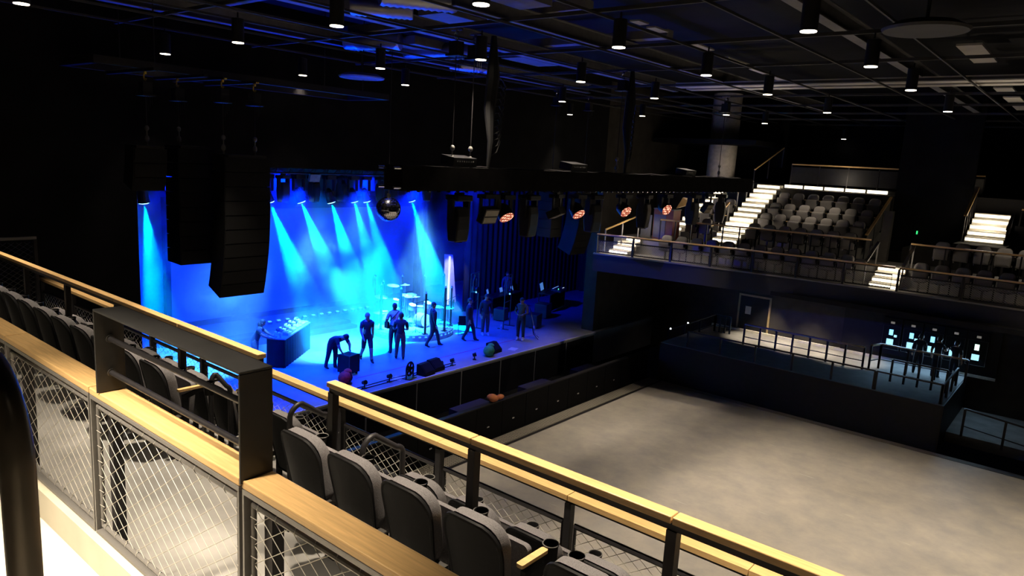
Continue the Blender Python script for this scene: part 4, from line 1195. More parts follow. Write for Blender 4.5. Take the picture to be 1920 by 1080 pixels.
# back lights for the haze: small floods either side
# drum riser --------------------------------------------------------
RC = V((-21.2, 19.65, 1.4))
dr = thing('drum_riser', 'round drum platform with glowing rim beneath the drum kit', 'platform', RC)
MB().lathe([(1.66, 0), (1.68, 0.22), (1.68, 0.26), (1.64, 0.28)], (0, 0, 0), 48).build('platform', mat('riser_top', (0.3, 0.3, 0.33), 0.5), dr, smooth=True)
b = MB()
for k in range(44):
    a = 2*PI*k/44
    b.rbox((1.69*math.cos(a), 1.69*math.sin(a), 0.19), (0.012, 0.1, 0.06), a)
b.build('rim_light', emat('rim_cyan', (0.1, 0.6, 1.0), 0.7), dr)
for k in range(10):
    a = 2*PI*k/10+0.2
    t = thing('light_post', f'thin upright post on the drum platform rim, {ORD[k]} counterclockwise from the audience side', 'post', (RC.x+1.55*math.cos(a), RC.y+1.55*math.sin(a), 1.68), a, 'posts around the drum platform')
    h = (1.75, 1.6, 1.95, 1.8)[k % 4]
    MB().box(-0.035, 0.035, -0.035, 0.035, 0.02, h).build('tube', BSTEEL, t)
    MB().lathe([(0.04, h), (0.05, h+0.03), (0.02, h+0.09)], (0, 0, 0), 8).build('tip', CHROME, t)
    MB().box(-0.1, 0.1, -0.1, 0.1, 0, 0.02).build('foot', BSTEEL, t)
BRASS = mat('pale_cymbal', (0.75, 0.68, 0.5), 0.28, 0.75)
for k, (x, y, z, r, tl) in enumerate(((-21.6, 18.9, 3.35, 0.25, 0.1), (-21.95, 18.6, 2.86, 0.27, 0.15), (-22.0, 18.55, 2.2, 0.25, 0.05), (-21.5, 19.45, 3.33, 0.2, -0.1), (-21.1, 19.2, 2.98, 0.23, 0.2), (-21.0, 19.55, 2.9, 0.22, -0.2), (-20.6, 20.5, 2.45, 0.2, 0.1), (-20.3, 20.8, 2.42, 0.24, 0.0), (-21.9, 20.2, 2.8, 0.22, 0.1))):
    t = thing('cymbal', f'cymbal on a thin stand in the blue lit drum kit, {ORD[k]} from the left', 'cymbal', (x, y, 1.68), 0, 'cymbals of the drum kit')
    H_ = z-1.68
    c_ = MB(); c_.lathe([(r, -0.01), (r*0.98, 0.0), (r*0.3, 0.03), (r*0.2, 0.05), (0.01, 0.06)], (0, 0, 0), 24, Matrix.Rotation(tl, 3, 'Y')); c_.v = [(p[0], p[1], p[2]+H_) for p in c_.v]; c_.build('cymbal_plate', BRASS, t, smooth=True)
    MB().cyl((0, 0, 0.25), (0, 0, H_), 0.012, 6).build('pole', CHROME, t)
    for q in range(3):
        a = q*2.1+k
        MB().cyl((0, 0, 0.3), (0.2*math.cos(a), 0.2*math.sin(a), 0.0), 0.01, 5).build('leg', CHROME, t)
SHELL = mat('drum_shell', (0.4, 0.42, 0.5), 0.3, 0.2)
HEAD = mat('drum_head', (0.85, 0.85, 0.82), 0.5)
def drum(x, y, z, r, h, tilt, rz, label, legs=3):
    t = thing('drum', label, 'drum', (x, y, 1.68), rz, 'drums of the kit')
    m_ = Matrix.Rotation(tilt, 3, 'Y')
    def lb(prof, mat_, nm):
        b_ = MB(); b_.lathe(prof, (0, 0, 0), 24, m_); b_.v = [(p[0], p[1], p[2]+z) for p in b_.v]; return b_.build(nm, mat_, t, smooth=True)
    lb([(r, -h/2), (r, h/2)], SHELL, 'shell')
    lb([(r*1.03, h/2-0.02), (r*1.04, h/2+0.012), (r*0.98, h/2+0.012)], CHROME, 'hoop')
    lb([(r*0.97, h/2+0.012), (r*0.97, h/2+0.016)], HEAD, 'head')
    for q in range(legs):
        a = 2*PI*q/legs
        MB().cyl((r*0.9*math.cos(a), r*0.9*math.sin(a), max(0.1, z-h*0.3)), (r*1.15*math.cos(a), r*1.15*math.sin(a), 0), 0.01, 5).build('leg', CHROME, t)
drum(-20.75, 19.75, 0.30, 0.27, 0.42, PI/2, 0.0, 'large bass drum at the front of the kit', 2)
drum(-20.9, 19.3, 0.85, 0.15, 0.2, 0.3, 0.0, 'left rack tom above the bass drum')
drum(-20.85, 20.1, 0.85, 0.16, 0.2, 0.3, 0.0, 'right rack tom above the bass drum')
drum(-21.5, 20.4, 0.45, 0.21, 0.38, 0.0, 0.0, 'floor tom on the right of the kit')
drum(-21.6, 19.1, 0.62, 0.18, 0.14, 0.05, 0.0, 'snare drum on the left of the kit')
drum(-22.0, 18.75, 0.4, 0.2, 0.34, 0.0, 0.0, 'second floor tom at the far left of the kit')
drum(-21.2, 18.7, 1.1, 0.12, 0.16, 0.2, 0.0, 'high small tom at the left of the kit')
t = thing('drum_stool', 'round black drum stool behind the kit', 'stool', (-22.0, 19.7, 1.68))
MB().lathe([(0.16, 0.48), (0.18, 0.52), (0.17, 0.56), (0.1, 0.57)], (0, 0, 0), 16).build('seat', PLASTIC, t)
for q in range(3): MB().cyl((0, 0, 0.48), (0.24*math.cos(q*2.1), 0.24*math.sin(q*2.1), 0), 0.012, 5).build('leg', CHROME, t)
for k, (x, y, a) in enumerate(((-20.2, 18.9, 0.4), (-19.95, 20.4, 1.3), (-20.5, 18.35, 2.2))):
    t = thing('microphone_stand', f'thin boom microphone stand by the drum kit, {ORD[k]} from the left' if k != 2 else 'thin boom microphone stand at the left rim of the drum platform', 'microphone stand', (x, y, 1.68), a, 'drum microphone stands')
    MB().cyl((0, 0, 0.0), (0, 0, 1.2), 0.01, 5).build('pole', BSTEEL, t)
    MB().cyl((-0.25, 0, 1.1), (0.45, 0, 1.35), 0.009, 5).build('boom', BSTEEL, t)
    MB().sphere((0.47, 0, 1.36), 0.03, 8, 6).build('microphone', BSTEEL, t)
    for q in range(3): MB().cyl((0, 0, 0.12), (0.18*math.cos(q*2.1), 0.18*math.sin(q*2.1), 0.0), 0.009, 5).build('leg', BSTEEL, t)
# desk with gear ------------------------------------------------------
DA = math.atan2(2.03, -1.52)
dk = thing('gear_table', 'long black skirted table heaped with music gear at stage left', 'table', (-21.03, 13.76, 1.4), DA)
MB().box(-1.27, 1.27, -0.31, 0.31, 0.96, 1.0).build('tabletop', mat('table_top', (0.3, 0.3, 0.32), 0.5), dk)
b = MB()
for (x0, y0, x1, y1) in ((-1.25, -0.3, 1.25, -0.3), (1.25, -0.3, 1.25, 0.3), (1.25, 0.3, -1.25, 0.3), (-1.25, 0.3, -1.25, -0.3)):
    n_ = max(3, int(math.hypot(x1-x0, y1-y0)/0.05))
    dx, dy = (x1-x0)/n_, (y1-y0)/n_
    L = math.hypot(dx, dy); nx, ny = dy/L, -dx/L
    vs = []; fs = []
    for k in range(n_+1):
        o_ = 0.015*math.sin(k*1.3)
        vs += [(x0+dx*k+nx*o_, y0+dy*k+ny*o_, 0.0), (x0+dx*k+nx*o_*0.3, y0+dy*k+ny*o_*0.3, 0.96)]
    for k in range(n_): fs.append((2*k, 2*k+2, 2*k+3, 2*k+1))
    b.add(vs, fs)
b.build('table_skirt', CL, dk, smooth=True)
GEARM = [mat('gear_silver', (0.6, 0.6, 0.62), 0.4), mat('gear_dark', (0.05, 0.05, 0.06), 0.4), mat('gear_white', (0.8, 0.8, 0.8), 0.5)]
ca, sa = math.cos(DA), math.sin(DA)
k = 0
for u in [-0.75+0.24*i for i in range(9)]:
    for v_ in (-0.15, 0.14):
        uu, vv = u+R.uniform(-0.03, 0.03), v_+R.uniform(-0.02, 0.02)
        hh = R.uniform(0.05, 0.16)
        sx, sy = R.uniform(0.14, 0.2), R.uniform(0.16, 0.24)
        t = thing('audio_unit', f'small music machine on the gear table, {ORD[k//2]} from the left in the {"near" if k % 2 == 0 else "back"} line', 'music gear', (-21.03+uu*ca-vv*sa, 13.76+uu*sa+vv*ca, 2.4), DA, 'music gear heaped on the table')
        b = MB(); b.hexa([(-sx/2, -sy/2, 0), (sx/2, -sy/2, 0), (sx/2, sy/2, 0), (-sx/2, sy/2, 0), (-sx/2, -sy/2, hh*0.6), (sx/2, -sy/2, hh*0.6), (sx/2, sy/2, hh), (-sx/2, sy/2, hh)]); b.build('body', GEARM[(0, 2, 0, 1)[k % 4]], t)
        b = MB()
        for q in range(3): b.cyl((-sx*0.3+q*sx*0.3, 0, hh*0.8-0.01), (-sx*0.3+q*sx*0.3, 0, hh*0.8+0.03), 0.015, 6)
        b.build('knob_row', GEARM[1 if k % 2 else 2], t)
        k += 1
t = thing('bottle', 'clear drinking bottle at the near left end of the gear table', 'bottle', (-21.03-1.12*ca+0.1*sa, 13.76-1.12*sa-0.1*ca, 2.4))
MB().lathe([(0.03, 0), (0.033, 0.02), (0.033, 0.14), (0.012, 0.18), (0.012, 0.2)], (0, 0, 0), 12).build('body', mat('bottle_plastic', (0.6, 0.65, 0.7), 0.2), t)
MB().cyl((0, 0, 0.2), (0, 0, 0.215), 0.014, 10).build('cap', WHITE, t)
# small things on the stage -------------------------------------------
t = thing('flight_case', 'black wheeled cube case pushed by the bending person', 'case', (-18.25, 14.15, 1.4), 0.2)
MB().box(-0.24, 0.24, -0.24, 0.24, 0.07, 0.68).build('body', BLACK, t, bevel=0.02)
b = MB()
for x in (-0.24, 0.24):
    for y in (-0.24, 0.24): b.box(x-0.012, x+0.012, y-0.012, y+0.012, 0.07, 0.68)
b.build('corner_edge', STEEL, t)
for x in (-0.18, 0.18):
    for y in (-0.18, 0.18): MB().cyl((x-0.02, y, 0.035), (x+0.02, y, 0.035), 0.035, 10).build('wheel', PLASTIC, t)
t = thing('stage_fan', 'round black stage fan on a low stand at the stage lip', 'fan', (-16.62, 15.35, 1.4), 0.3)
b = MB(); b.tube([(0, 0.22*math.cos(a*PI/12), 0.32+0.22*math.sin(a*PI/12)) for a in range(24)], 0.03, 6, closed=True)
for q in range(8): b.tube([(0.05, 0, 0.32), (0.04, 0.22*math.cos(q*PI/4), 0.32+0.22*math.sin(q*PI/4))], 0.006, 4)
b.build('guard', PLASTIC, t)
b = MB(); b.cyl((-0.08, 0, 0.32), (0.03, 0, 0.32), 0.07, 12); b.build('motor', PLASTIC, t)
for q in range(5):
    a = q*2*PI/5
    MB().rbox((0.0, 0.11*math.cos(a), 0.32+0.11*math.sin(a)), (0.02, 0.09, 0.16), 0, 0, a-PI/2).build('blade', BLACK, t)
b = MB(); b.box(-0.14, 0.14, -0.2, 0.2, 0, 0.025); b.box(-0.02, 0.02, -0.24, -0.2, 0.0, 0.34); b.box(-0.02, 0.02, 0.2, 0.24, 0, 0.34); b.build('stand', STEEL, t)
for k, (x, y, rz_, lb) in enumerate(((-16.6, 16.05, 0.15, 'black wedge monitor speaker right of the stage fan'), (-16.75, 16.65, 0.1, 'black wedge monitor speaker farther along the stage lip'), (-17.0, 19.95, 0.1, 'low black wedge box right of the green bag'))):
    t = thing('wedge_monitor', lb, 'monitor speaker', (x, y, 1.4), rz_, 'wedge monitors')
    b = MB(); b.prism([(-0.2, 0), (0.2, 0), (0.2, 0.12), (-0.06, 0.36), (-0.2, 0.36)], 0.5, lambda u, v_, q: V((u, q-0.25, v_))); b.build('cabinet', SPK, t)
    MB().rbox((0.075, 0, 0.25), (0.33, 0.44, 0.012), 0, 0.745).build('grille', GRILL, t)
for k, y in enumerate((13.6, 14.6, 16.9, 17.45, 18.6)):
    t = thing('lip_light', f'little black clamp light on the stage lip, {ORD[k]} from the left', 'stage light', (-16.75, y, 1.4), 0.2*k, 'clamp lights along the stage lip')
    MB().box(-0.06, 0.06, -0.06, 0.06, 0, 0.03).build('base', BODY, t)
    MB().cyl((0, 0, 0.03), (0, 0, 0.14), 0.02, 8).build('stem', BODY, t)
    b = MB(); b.tube([(-0.07, 0, 0.17), (0.06, 0, 0.21)], [0.06, 0.075], 12); b.build('head', BODY, t)
MB_ = MB(); MB_.tube([(-16.72, 13.2+0.4*k, 1.412+0.0*k) for k in range(12)], 0.014, 5)
tag(MB_.build('floor_cable', PLASTIC), 'black cable lying along the stage lip by the clamp lights', 'cable')
MB_ = MB(); MB_.tube([(-16.92+0.02*math.sin(k), 13.0+0.4*k, 1.412) for k in range(13)], 0.014, 5)
tag(MB_.build('floor_cable', PLASTIC), 'second black cable a little farther upstage of the clamp lights', 'cable')
o = MB().box(-17.72, -17.68, 14.0, 23.4, 1.4, 1.403).build('tape_line', mat('red_tape', (0.6, 0.02, 0.12), 0.5)); tag(o, 'thin red tape line running across the stage floor', 'tape line')
for k, (x, y, rz_, lb) in enumerate(((-16.85, 15.05, 0.5, 'white paper sheet on the stage left of the fan'), (-16.8, 20.85, 0.3, 'white paper sheet on the stage right of the green bag'))):
    o = MB().rbox((0, 0, 0.004), (0.3, 0.42, 0.006), rz_).build('paper_sheet', WHITE, loc=(x, y, 1.4)); tag(o, lb, 'paper')
def bag(x, y, c, label, s_=1.0):
    t = thing('bag', label, 'bag', (x, y, 1.4), 0.4)
    m_ = mat('bag_fabric', c, 0.85, var=0.3, scale=8)
    b = MB(); b.sphere((0, 0, 0.2*s_), 0.24*s_, 14, 10, 0.9, 1.15, 0.85); b.sphere((0.02, 0.1, 0.36*s_), 0.13*s_, 10, 8, 1, 1.1, 0.8); b.build('body', m_, t, smooth=True)
    MB().tube([(0.2*s_, -0.1, 0.1*s_), (0.26*s_, -0.05, 0.25*s_), (0.16*s_, 0, 0.4*s_)], 0.02, 5).build('strap', PLASTIC, t)
bag(-16.75, 19.4, (0.05, 0.32, 0.09), 'green lumpy bag on the stage lip')
bag(-17.5, 13.45, (0.6, 0.03, 0.02), 'red bag partly hidden behind the oak rail end')
spot('people_fill', (-14.3, 17.5, 7.9), (-18.2, 17.8, 1.4), 90, 60, WARM, 0.9, 0.1)  # warm fill added to brighten the people on stage
# black chair, guitar, frames, desks at stage right
t = thing('stage_chair', 'black chair beside the drum platform', 'chair', (-19.6, 20.95, 1.4), 2.4)
MB().box(-0.2, 0.2, -0.2, 0.2, 0.43, 0.47).build('seat', PLASTIC, t); MB().rbox((-0.2, 0, 0.66), (0.03, 0.38, 0.34), 0, -0.15).build('backrest', PLASTIC, t)
for x in (-0.17, 0.17):
    for y in (-0.17, 0.17): MB().cyl((x, y, 0.43), (x*1.1, y*1.1, 0), 0.012, 6).build('leg', CHROME, t)
t = thing('guitar_on_stand', 'electric guitar leaning on a stand at stage right', 'guitar', (-17.2, 22.95, 1.4), 0.6)
b = MB(); b.prism([(0.0, 0.12), (0.16, 0.14), (0.19, 0.26), (0.12, 0.36), (0.16, 0.46), (0.06, 0.52), (-0.06, 0.52), (-0.16, 0.46), (-0.12, 0.36), (-0.19, 0.26), (-0.16, 0.14)], 0.05, lambda u, v_, q: V((q-0.1-v_*0.25, u, v_))); b.build('body', mat('guitar_blue', (0.25, 0.3, 0.5), 0.3), t)
MB().bar((-0.2, 0, 0.5), (-0.36, 0, 1.1), 0.05, 0.025).build('neck', mat('maple', (0.55, 0.4, 0.2), 0.4), t); MB().bar((-0.36, 0, 1.1), (-0.41, 0, 1.27), 0.08, 0.02).build('headstock', PLASTIC, t)
for s_ in (-1, 1): MB().tube([(-0.32, 0, 0.75), (-0.2, s_*0.1, 0.2), (0.02, s_*0.18, 0.0)], 0.012, 5).build('leg', BSTEEL, t)
for k, (x, y, h, wd, lb) in enumerate(((-19.85, 21.85, 2.45, 0.85, 'tall goalpost pipe frame with a hanging lamp, nearer the drums'), (-19.3, 23.4, 2.3, 0.8, 'tall goalpost pipe frame with a hanging lamp, farther right'))):
    t = thing('pipe_frame', lb, 'pipe frame', (x, y, 1.4), 0.35, 'goalpost pipe frames')
    for s_ in (-1, 1): MB().cyl((0, s_*wd/2, 0), (0, s_*wd/2, h), 0.022, 8).build('upright', STEEL, t); MB().box(-0.25, 0.25, s_*wd/2-0.05, s_*wd/2+0.05, 0, 0.02).build('foot', STEEL, t)
    MB().cyl((0, -wd/2, h), (0, wd/2, h), 0.024, 8).build('crossbar', STEEL, t); MB().cyl((0, -wd/2, h*0.5), (0, wd/2, h*0.5), 0.02, 8).build('crossbar', STEEL, t)
    b = MB(); b.tube([(0, -0.16, h-0.75), (0, -0.16, h-0.3), (0, -0.1, h-0.2), (0, 0.1, h-0.2), (0, 0.16, h-0.3), (0, 0.16, h-0.75)], 0.03, 6); b.cyl((0, 0, h-0.2), (0, 0, h), 0.03, 6); b.build('lamp_yoke', STEEL, t)
    b = MB(); b.cyl((-0.15, 0, h-0.7), (0.15, 0, h-0.7), 0.13, 14); b.build('lamp_head', BODY, t); MB().sphere((0.12, -0.12, h-0.78), 0.035, 8, 6).build('lamp_lens', SCRC, t)
SCRD = emat('dim_blue_screen', (0.12, 0.35, 1.0), 0.5)
def side_table(x, y, rz_, L, lb):
    t = thing('equipment_desk', lb, 'desk', (x, y, 1.4), rz_, 'equipment desks at stage right')
    MB().box(-0.35, 0.35, -L/2, L/2, 0.86, 0.9).build('tabletop', BLACK, t); MB().box(0.3, 0.33, -L/2, L/2, 0.05, 0.86).build('front_cloth', CL, t)
    for xx in (-0.3, 0.28):
        for yy in (-L/2+0.06, L/2-0.06): MB().box(xx-0.02, xx+0.02, yy-0.02, yy+0.02, 0, 0.86).build('leg', BSTEEL, t)
    return t
side_table(-21.5, 25.6, 0.15, 2.6, 'long black equipment desk with laptops in the right wing')
side_table(-20.6, 28.4, 0.3, 2.2, 'black mixing desk table at the far right of the wing')
def laptop(x, y, rz_, lb, scr=SCRD, w_=0.34, h_=0.24, tall=0.0):
    t = thing('laptop', lb, 'computer', (x, y, 2.3), rz_, 'computers in the right wing')
    MB().box(-0.12, 0.12, -w_/2, w_/2, 0, 0.02).build('keyboard_base', PLASTIC, t); b = MB(); b.rbox((-0.16, 0, 0.02+h_/2+tall), (0.015, w_, h_), 0, -0.25); b.build('lid', GSTEEL, t); b = MB(); b.rbox((-0.149, 0, 0.022+h_/2+tall), (0.004, w_*0.92, h_*0.88), 0, -0.25); b.build('screen', scr, t)
laptop(-21.6, 24.9, 0.5, 'first open laptop on the wing desk, bluish screen')
laptop(-21.55, 25.8, 0.3, 'second open laptop on the wing desk')
laptop(-21.5, 26.5, 0.2, 'third open laptop on the wing desk beside the second')
laptop(-20.7, 27.9, 0.4, 'large blue monitor on the mixing desk', SCRD, 0.62, 0.4)
t = thing('mixing_console', 'mixing console with tiny green and white lights in the right wing', 'mixer', (-20.4, 28.7, 2.3), 0.3)
b = MB(); b.rbox((0, 0, 0.06), (0.5, 1.0, 0.1), 0, 0.12); b.build('body', STEEL, t)
MB().box(0.05, 0.08, -0.3, -0.27, 0.11, 0.14).build('green_lamp', emat('green_dot', (0.1, 1, 0.5), 3), t)
MB().box(0.1, 0.12, 0.2, 0.45, 0.1, 0.115).build('white_lamp', emat('white_dot', (0.6, 0.75, 1.0), 0.9), t)
MB().box(-0.2, -0.18, -0.45, 0.45, 0.13, 0.145).build('blue_lamp_row', emat('blue_row', (0.2, 0.4, 1.0), 0.8), t)
for k, (x, y, s_, lb) in enumerate(((-20.4, 24.3, 0.5, 'dark road case before the wing desk'), (-19.6, 26.4, 0.6, 'dark road case under the mixing desk'), (-18.6, 24.4, 0.55, 'dark guitar amplifier at stage right'))):
    t = thing('road_case', lb, 'case', (x, y, 1.4), 0.3, 'dark cases at stage right')
    MB().box(-s_/2, s_/2, -s_*0.6, s_*0.6, 0.04, s_*1.1).build('body', mat('case_laminate', (0.03, 0.03, 0.04), 0.5), t, bevel=0.015)
    MB().box(s_/2, s_/2+0.012, -s_*0.15, s_*0.15, s_*0.6, s_*0.7).build('handle', STEEL, t)
    for yy in (-s_*0.5, s_*0.5): MB().cyl((-0.1, yy, 0.025), (0.1, yy, 0.025), 0.025, 8).build('foot', PLASTIC, t)
t = thing('water_bottle', 'small blue lit water bottle on the stage floor', 'bottle', (-19.05, 22.75, 1.4))
MB().lathe([(0.04, 0), (0.045, 0.02), (0.045, 0.2), (0.016, 0.25)], (0, 0, 0), 12).build('body', mat('blue_bottle', (0.3, 0.5, 0.75), 0.2), t); MB().cyl((0, 0, 0.25), (0, 0, 0.275), 0.018, 8).build('cap', WHITE, t)
t = thing('potted_plant', 'dark spiky plant silhouette at the back beyond the oak rail', 'plant', (-24.0, 10.9, 1.4))
MB().lathe([(0.14, 0), (0.18, 0.3), (0.16, 0.3)], (0, 0, 0), 14).build('pot', PLASTIC, t)
b = MB()
for k in range(26):
    a = k*2.4; r = 0.15+0.25*R.random(); z = 0.5+0.9*R.random()
    b.tube([(0, 0, 0.28), (r*0.4*math.cos(a), r*0.4*math.sin(a), z*0.8), (r*math.cos(a), r*math.sin(a), z)], [0.012, 0.02, 0.002], 4)
b.build('foliage', mat('dark_leaf', (0.02, 0.04, 0.025), 0.6), t)

# ------------------------------------------------------------------ people
SKIN = mat('skin', (0.42, 0.26, 0.18), 0.55, var=0.06)
SKIND = mat('skin_dark', (0.16, 0.085, 0.055), 0.5, var=0.06)
def cloth(name, c): return bpy.data.materials.get(name) or mat(name, c, 0.85, var=0.2, scale=20)
HAIRD = mat('dark_hair', (0.02, 0.016, 0.014), 0.6)
BASE = dict(pelvis=(0,0,.95), belly=(0,0,1.08), chest=(0,0,1.30), upper=(-.01,0,1.42), neck=(0,0,1.51), jaw=(.02,0,1.565), head=(.015,0,1.645), crown=(.0,0,1.715), nose=(.105,0,1.625),
            sh=(-.01,.185,1.415), el=(-.02,.25,1.13), wr=(.06,.26,.90), pa=(.085,.255,.84), hip=(0,.09,.91), kn=(.03,.105,.50), an=(-.01,.11,.09), ball=(.10,.12,.035), toe=(.17,.125,.03), heel=(-.05,.11,.03))
RAD = dict(pelvis=(.165,.135), belly=(.165,.13), chest=(.175,.13), upper=(.13,.09), neck=(.058,.058), jaw=(.072,.075), head=(.08,.098), crown=(.06,.07), nose=(.012,.012), sh=(.085,.08), el=(.056,.056), wr=(.032,.032), pa=(.042,.026), hip=(.122,.122), kn=(.085,.085), an=(.055,.055), ball=(.045,.032), toe=(.032,.022), heel=(.036,.03))
def rot_y(p, c, a):
    x, z = p[0]-c[0], p[2]-c[2]
    return (c[0]+x*math.cos(a)+z*math.sin(a), p[1], c[2]-x*math.sin(a)+z*math.cos(a))
def person(label, x, y, z, rz, pose=None, bend=0.0, hgt=1.75, top='dark_tee', topc=(0.02,0.02,0.03), leg='dark_trousers', legc=(0.025,0.025,0.035), shoe=(0.02,0.02,0.02), skin=None, hair=HAIRD, cap=False, shorts=False, sleeves=False, long_hair=False, group='people on the stage'):
    J = {}
    for k, v in BASE.items():
        if k in ('sh','el','wr','pa','hip','kn','an','ball','toe','heel'):
            J[k+'_l'] = v; J[k+'_r'] = (v[0], -v[1], v[2])
        else: J[k] = v
    pose = pose or {}
    # bend the upper body about the hips
    ub = [k for k in J if k.split('_')[0] in ('belly','chest','upper','neck','jaw','head','crown','nose','sh','el','wr','pa')]
    if bend:
        for k in ub:
            f = 0.45 if k == 'belly' else 1.0
            J[k] = rot_y(J[k], (0, 0, .95), bend*f)
    for k, v in pose.items(): J[k] = v
    sc_ = hgt/1.77
    names = list(J)
    vs = [V(J[k])*sc_ for k in names]
    rad = [RAD[k.split('_')[0]] for k in names]
    ix = {k: i for i, k in enumerate(names)}
    E_ = [('pelvis','belly'),('belly','chest'),('chest','upper'),('upper','neck'),('neck','jaw'),('jaw','head'),('head','crown'),('head','nose')]
    for s_ in ('_l', '_r'):
        E_ += [('upper','sh'+s_),('sh'+s_,'el'+s_),('el'+s_,'wr'+s_),('wr'+s_,'pa'+s_),('pelvis','hip'+s_),('hip'+s_,'kn'+s_),('kn'+s_,'an'+s_),('an'+s_,'ball'+s_),('ball'+s_,'toe'+s_),('an'+s_,'heel'+s_)]
    E_ = [(ix[a], ix[c]) for a, c in E_]
    # fingers and thumb
    for s_, sg in (('_l', 1), ('_r', -1)):
        wv, pv = V(J['wr'+s_]), V(J['pa'+s_])
        d = (pv-wv).normalized()
        sd = V((1, 0, 0)) - d*d.x
        sd.normalize()
        inn = d.cross(sd)*sg
        for q, (o_, ln) in enumerate(((-.027,.062),(-.009,.075),(.010,.08),(.028,.07))):
            a = pv+sd*o_+d*0.02
            m1 = a+d*ln*0.55+inn*0.006
            m2 = a+d*ln+inn*0.022
            i0 = len(vs)
            vs += [m1*sc_, m2*sc_]; rad += [(.0095,.0095),(.0075,.0075)]
            E_ += [(ix['pa'+s_], i0), (i0, i0+1)]
            names += ['pa_f', 'pa_f']
        th = wv+d*0.03+sd*0.04
        i0 = len(vs)
        vs += [th*sc_, (th+d*0.045+sd*0.015)*sc_]; rad += [(.012,.012),(.009,.009)]
        E_ += [(ix['wr'+s_], i0), (i0, i0+1)]
        names += ['pa_f', 'pa_f']
    me = bpy.data.meshes.new('skeleton')
    me.from_pydata(vs, E_, [])
    o_ = bpy.data.objects.new('skeleton', me)
    col.objects.link(o_)
    md = o_.modifiers.new('skin', 'SKIN')
    if not me.skin_vertices: me.skin_vertices.new(name='')
    for i, sv in enumerate(me.skin_vertices[0].data):
        sv.radius = (rad[i][0]*sc_, rad[i][1]*sc_)
        sv.use_root = (i == 0)
    md.use_smooth_shade = True
    o_.modifiers.new('sub', 'SUBSURF').levels = 1
    dg = bpy.context.evaluated_depsgraph_get()
    nm = bpy.data.meshes.new_from_object(o_.evaluated_get(dg))
    bpy.data.objects.remove(o_)
    nm.name = 'person'
    body = bpy.data.objects.new('person', nm)
    col.objects.link(body)
    sk = skin or SKIN
    mats = [cloth(top, topc), cloth(leg, legc), sk, cloth('shoe_%d' % int(shoe[0]*100), shoe)]
    nm.materials.clear()
    for m_ in mats: nm.materials.append(m_)
    segs = [(a, c) for a, c in E_]
    def region(p):
        best, bi = 1e9, 0
        for a, c in segs:
            pa_, pc = vs[a], vs[c]
            ab = pc-pa_
            L2 = ab.length_squared or 1e-9
            t_ = max(0, min(1, (p-pa_).dot(ab)/L2))
            dd = (p-(pa_+ab*t_)).length
            if dd < best: best, bi, bt = dd, (a, c), t_
        a, c = names[bi[0]].split('_')[0], names[bi[1]].split('_')[0]
        if c in ('ball','toe','heel'): return 3
        if a == 'kn' and c == 'an': return (2 if shorts else 1) if bt < 0.9 else 3
        if a == 'hip' and c == 'kn': return 1
        if a == 'pelvis' and c == 'hip': return 1
        if a == 'pelvis' and c == 'belly': return 1 if bt < 0.2 else 0
        if c in ('chest','upper'): return 0
        if c == 'sh': return 0
        if a == 'sh' and c == 'el': return 0 if (sleeves or bt < 0.65) else 2
        if a == 'el' and c == 'wr': return 0 if sleeves else 2
        if c == 'neck': return 2 if bt > 0.5 else 0
        return 2
    for p in nm.polygons:
        p.material_index = region(p.center)
        p.use_smooth = True
    body.location = (x, y, z)
    body.rotation_euler = (0, 0, rz)
    tag(body, label, 'person', group)
    # hair or cap
    hc, cr, nk = V(J['head'])*sc_, V(J['crown'])*sc_, V(J['jaw'])*sc_
    up = (cr-nk).normalized()
    fw = (V(J['nose'])*sc_-hc); fw = (fw-up*fw.dot(up)).normalized()
    lf = up.cross(fw)
    m3 = Matrix((fw, lf, up)).transposed()
    b_ = MB()
    pr = []
    for i in range(7):
        a = (PI/2)*i/6
        pr.append((0.102*math.cos(a)+0.002, 0.112*math.sin(a)))
    b_.lathe(pr, (0, 0, 0), 16)
    lowback = [(0.104, -0.02), (0.104, 0.01)]
    b_.v = [tuple(hc+up*0.012+m3 @ V((q[0]-0.012, q[1]*0.86, q[2])) - up*(0.075*max(0, -q[0]/0.1) if q[2] < 0.03 else 0)) for q in b_.v]
    if cap:
        b_.add([tuple(hc+m3 @ V(q)) for q in [(0.07,-0.07,0.03),(0.19,-0.05,0.015),(0.19,0.05,0.015),(0.07,0.07,0.03),(0.07,-0.07,0.045),(0.19,-0.05,0.03),(0.19,0.05,0.03),(0.07,0.07,0.045)]], [(3,2,1,0),(4,5,6,7),(0,1,5,4),(1,2,6,5),(2,3,7,6),(3,0,4,7)])
    if long_hair:
        b_.sphere(tuple(hc-fw*0.06-up*0.09), 0.085, 10, 8, 1, 1.1, 1.5)
    b_.build('cap' if cap else 'hair', hair if not cap else cloth('black_cap', (0.012, 0.012, 0.014)), body, smooth=True)
    # face: eyes, mouth, ears
    b_ = MB()
    for s_ in (-1, 1): b_.sphere(tuple(hc+fw*0.088+lf*0.032*s_+up*0.005), 0.011, 8, 6)
    b_.build('eyes', bpy.data.materials.get('eye_white') or mat('eye_white', (0.35, 0.33, 0.3), 0.3), body, smooth=True)
    b_ = MB(); b_.sphere(tuple(hc+fw*0.082-up*0.062), 0.02, 8, 6, 0.6, 1, 0.35); b_.build('mouth', bpy.data.materials.get('lips') or mat('lips', (0.3, 0.1, 0.09), 0.5), body, smooth=True)
    for s_ in (-1, 1):
        b_ = MB(); b_.sphere(tuple(hc+lf*0.083*s_-up*0.01-fw*0.01), 0.024, 8, 6, 0.6, 0.5, 1.2); b_.build('ear', sk, body, smooth=True)
    return body
D = math.radians
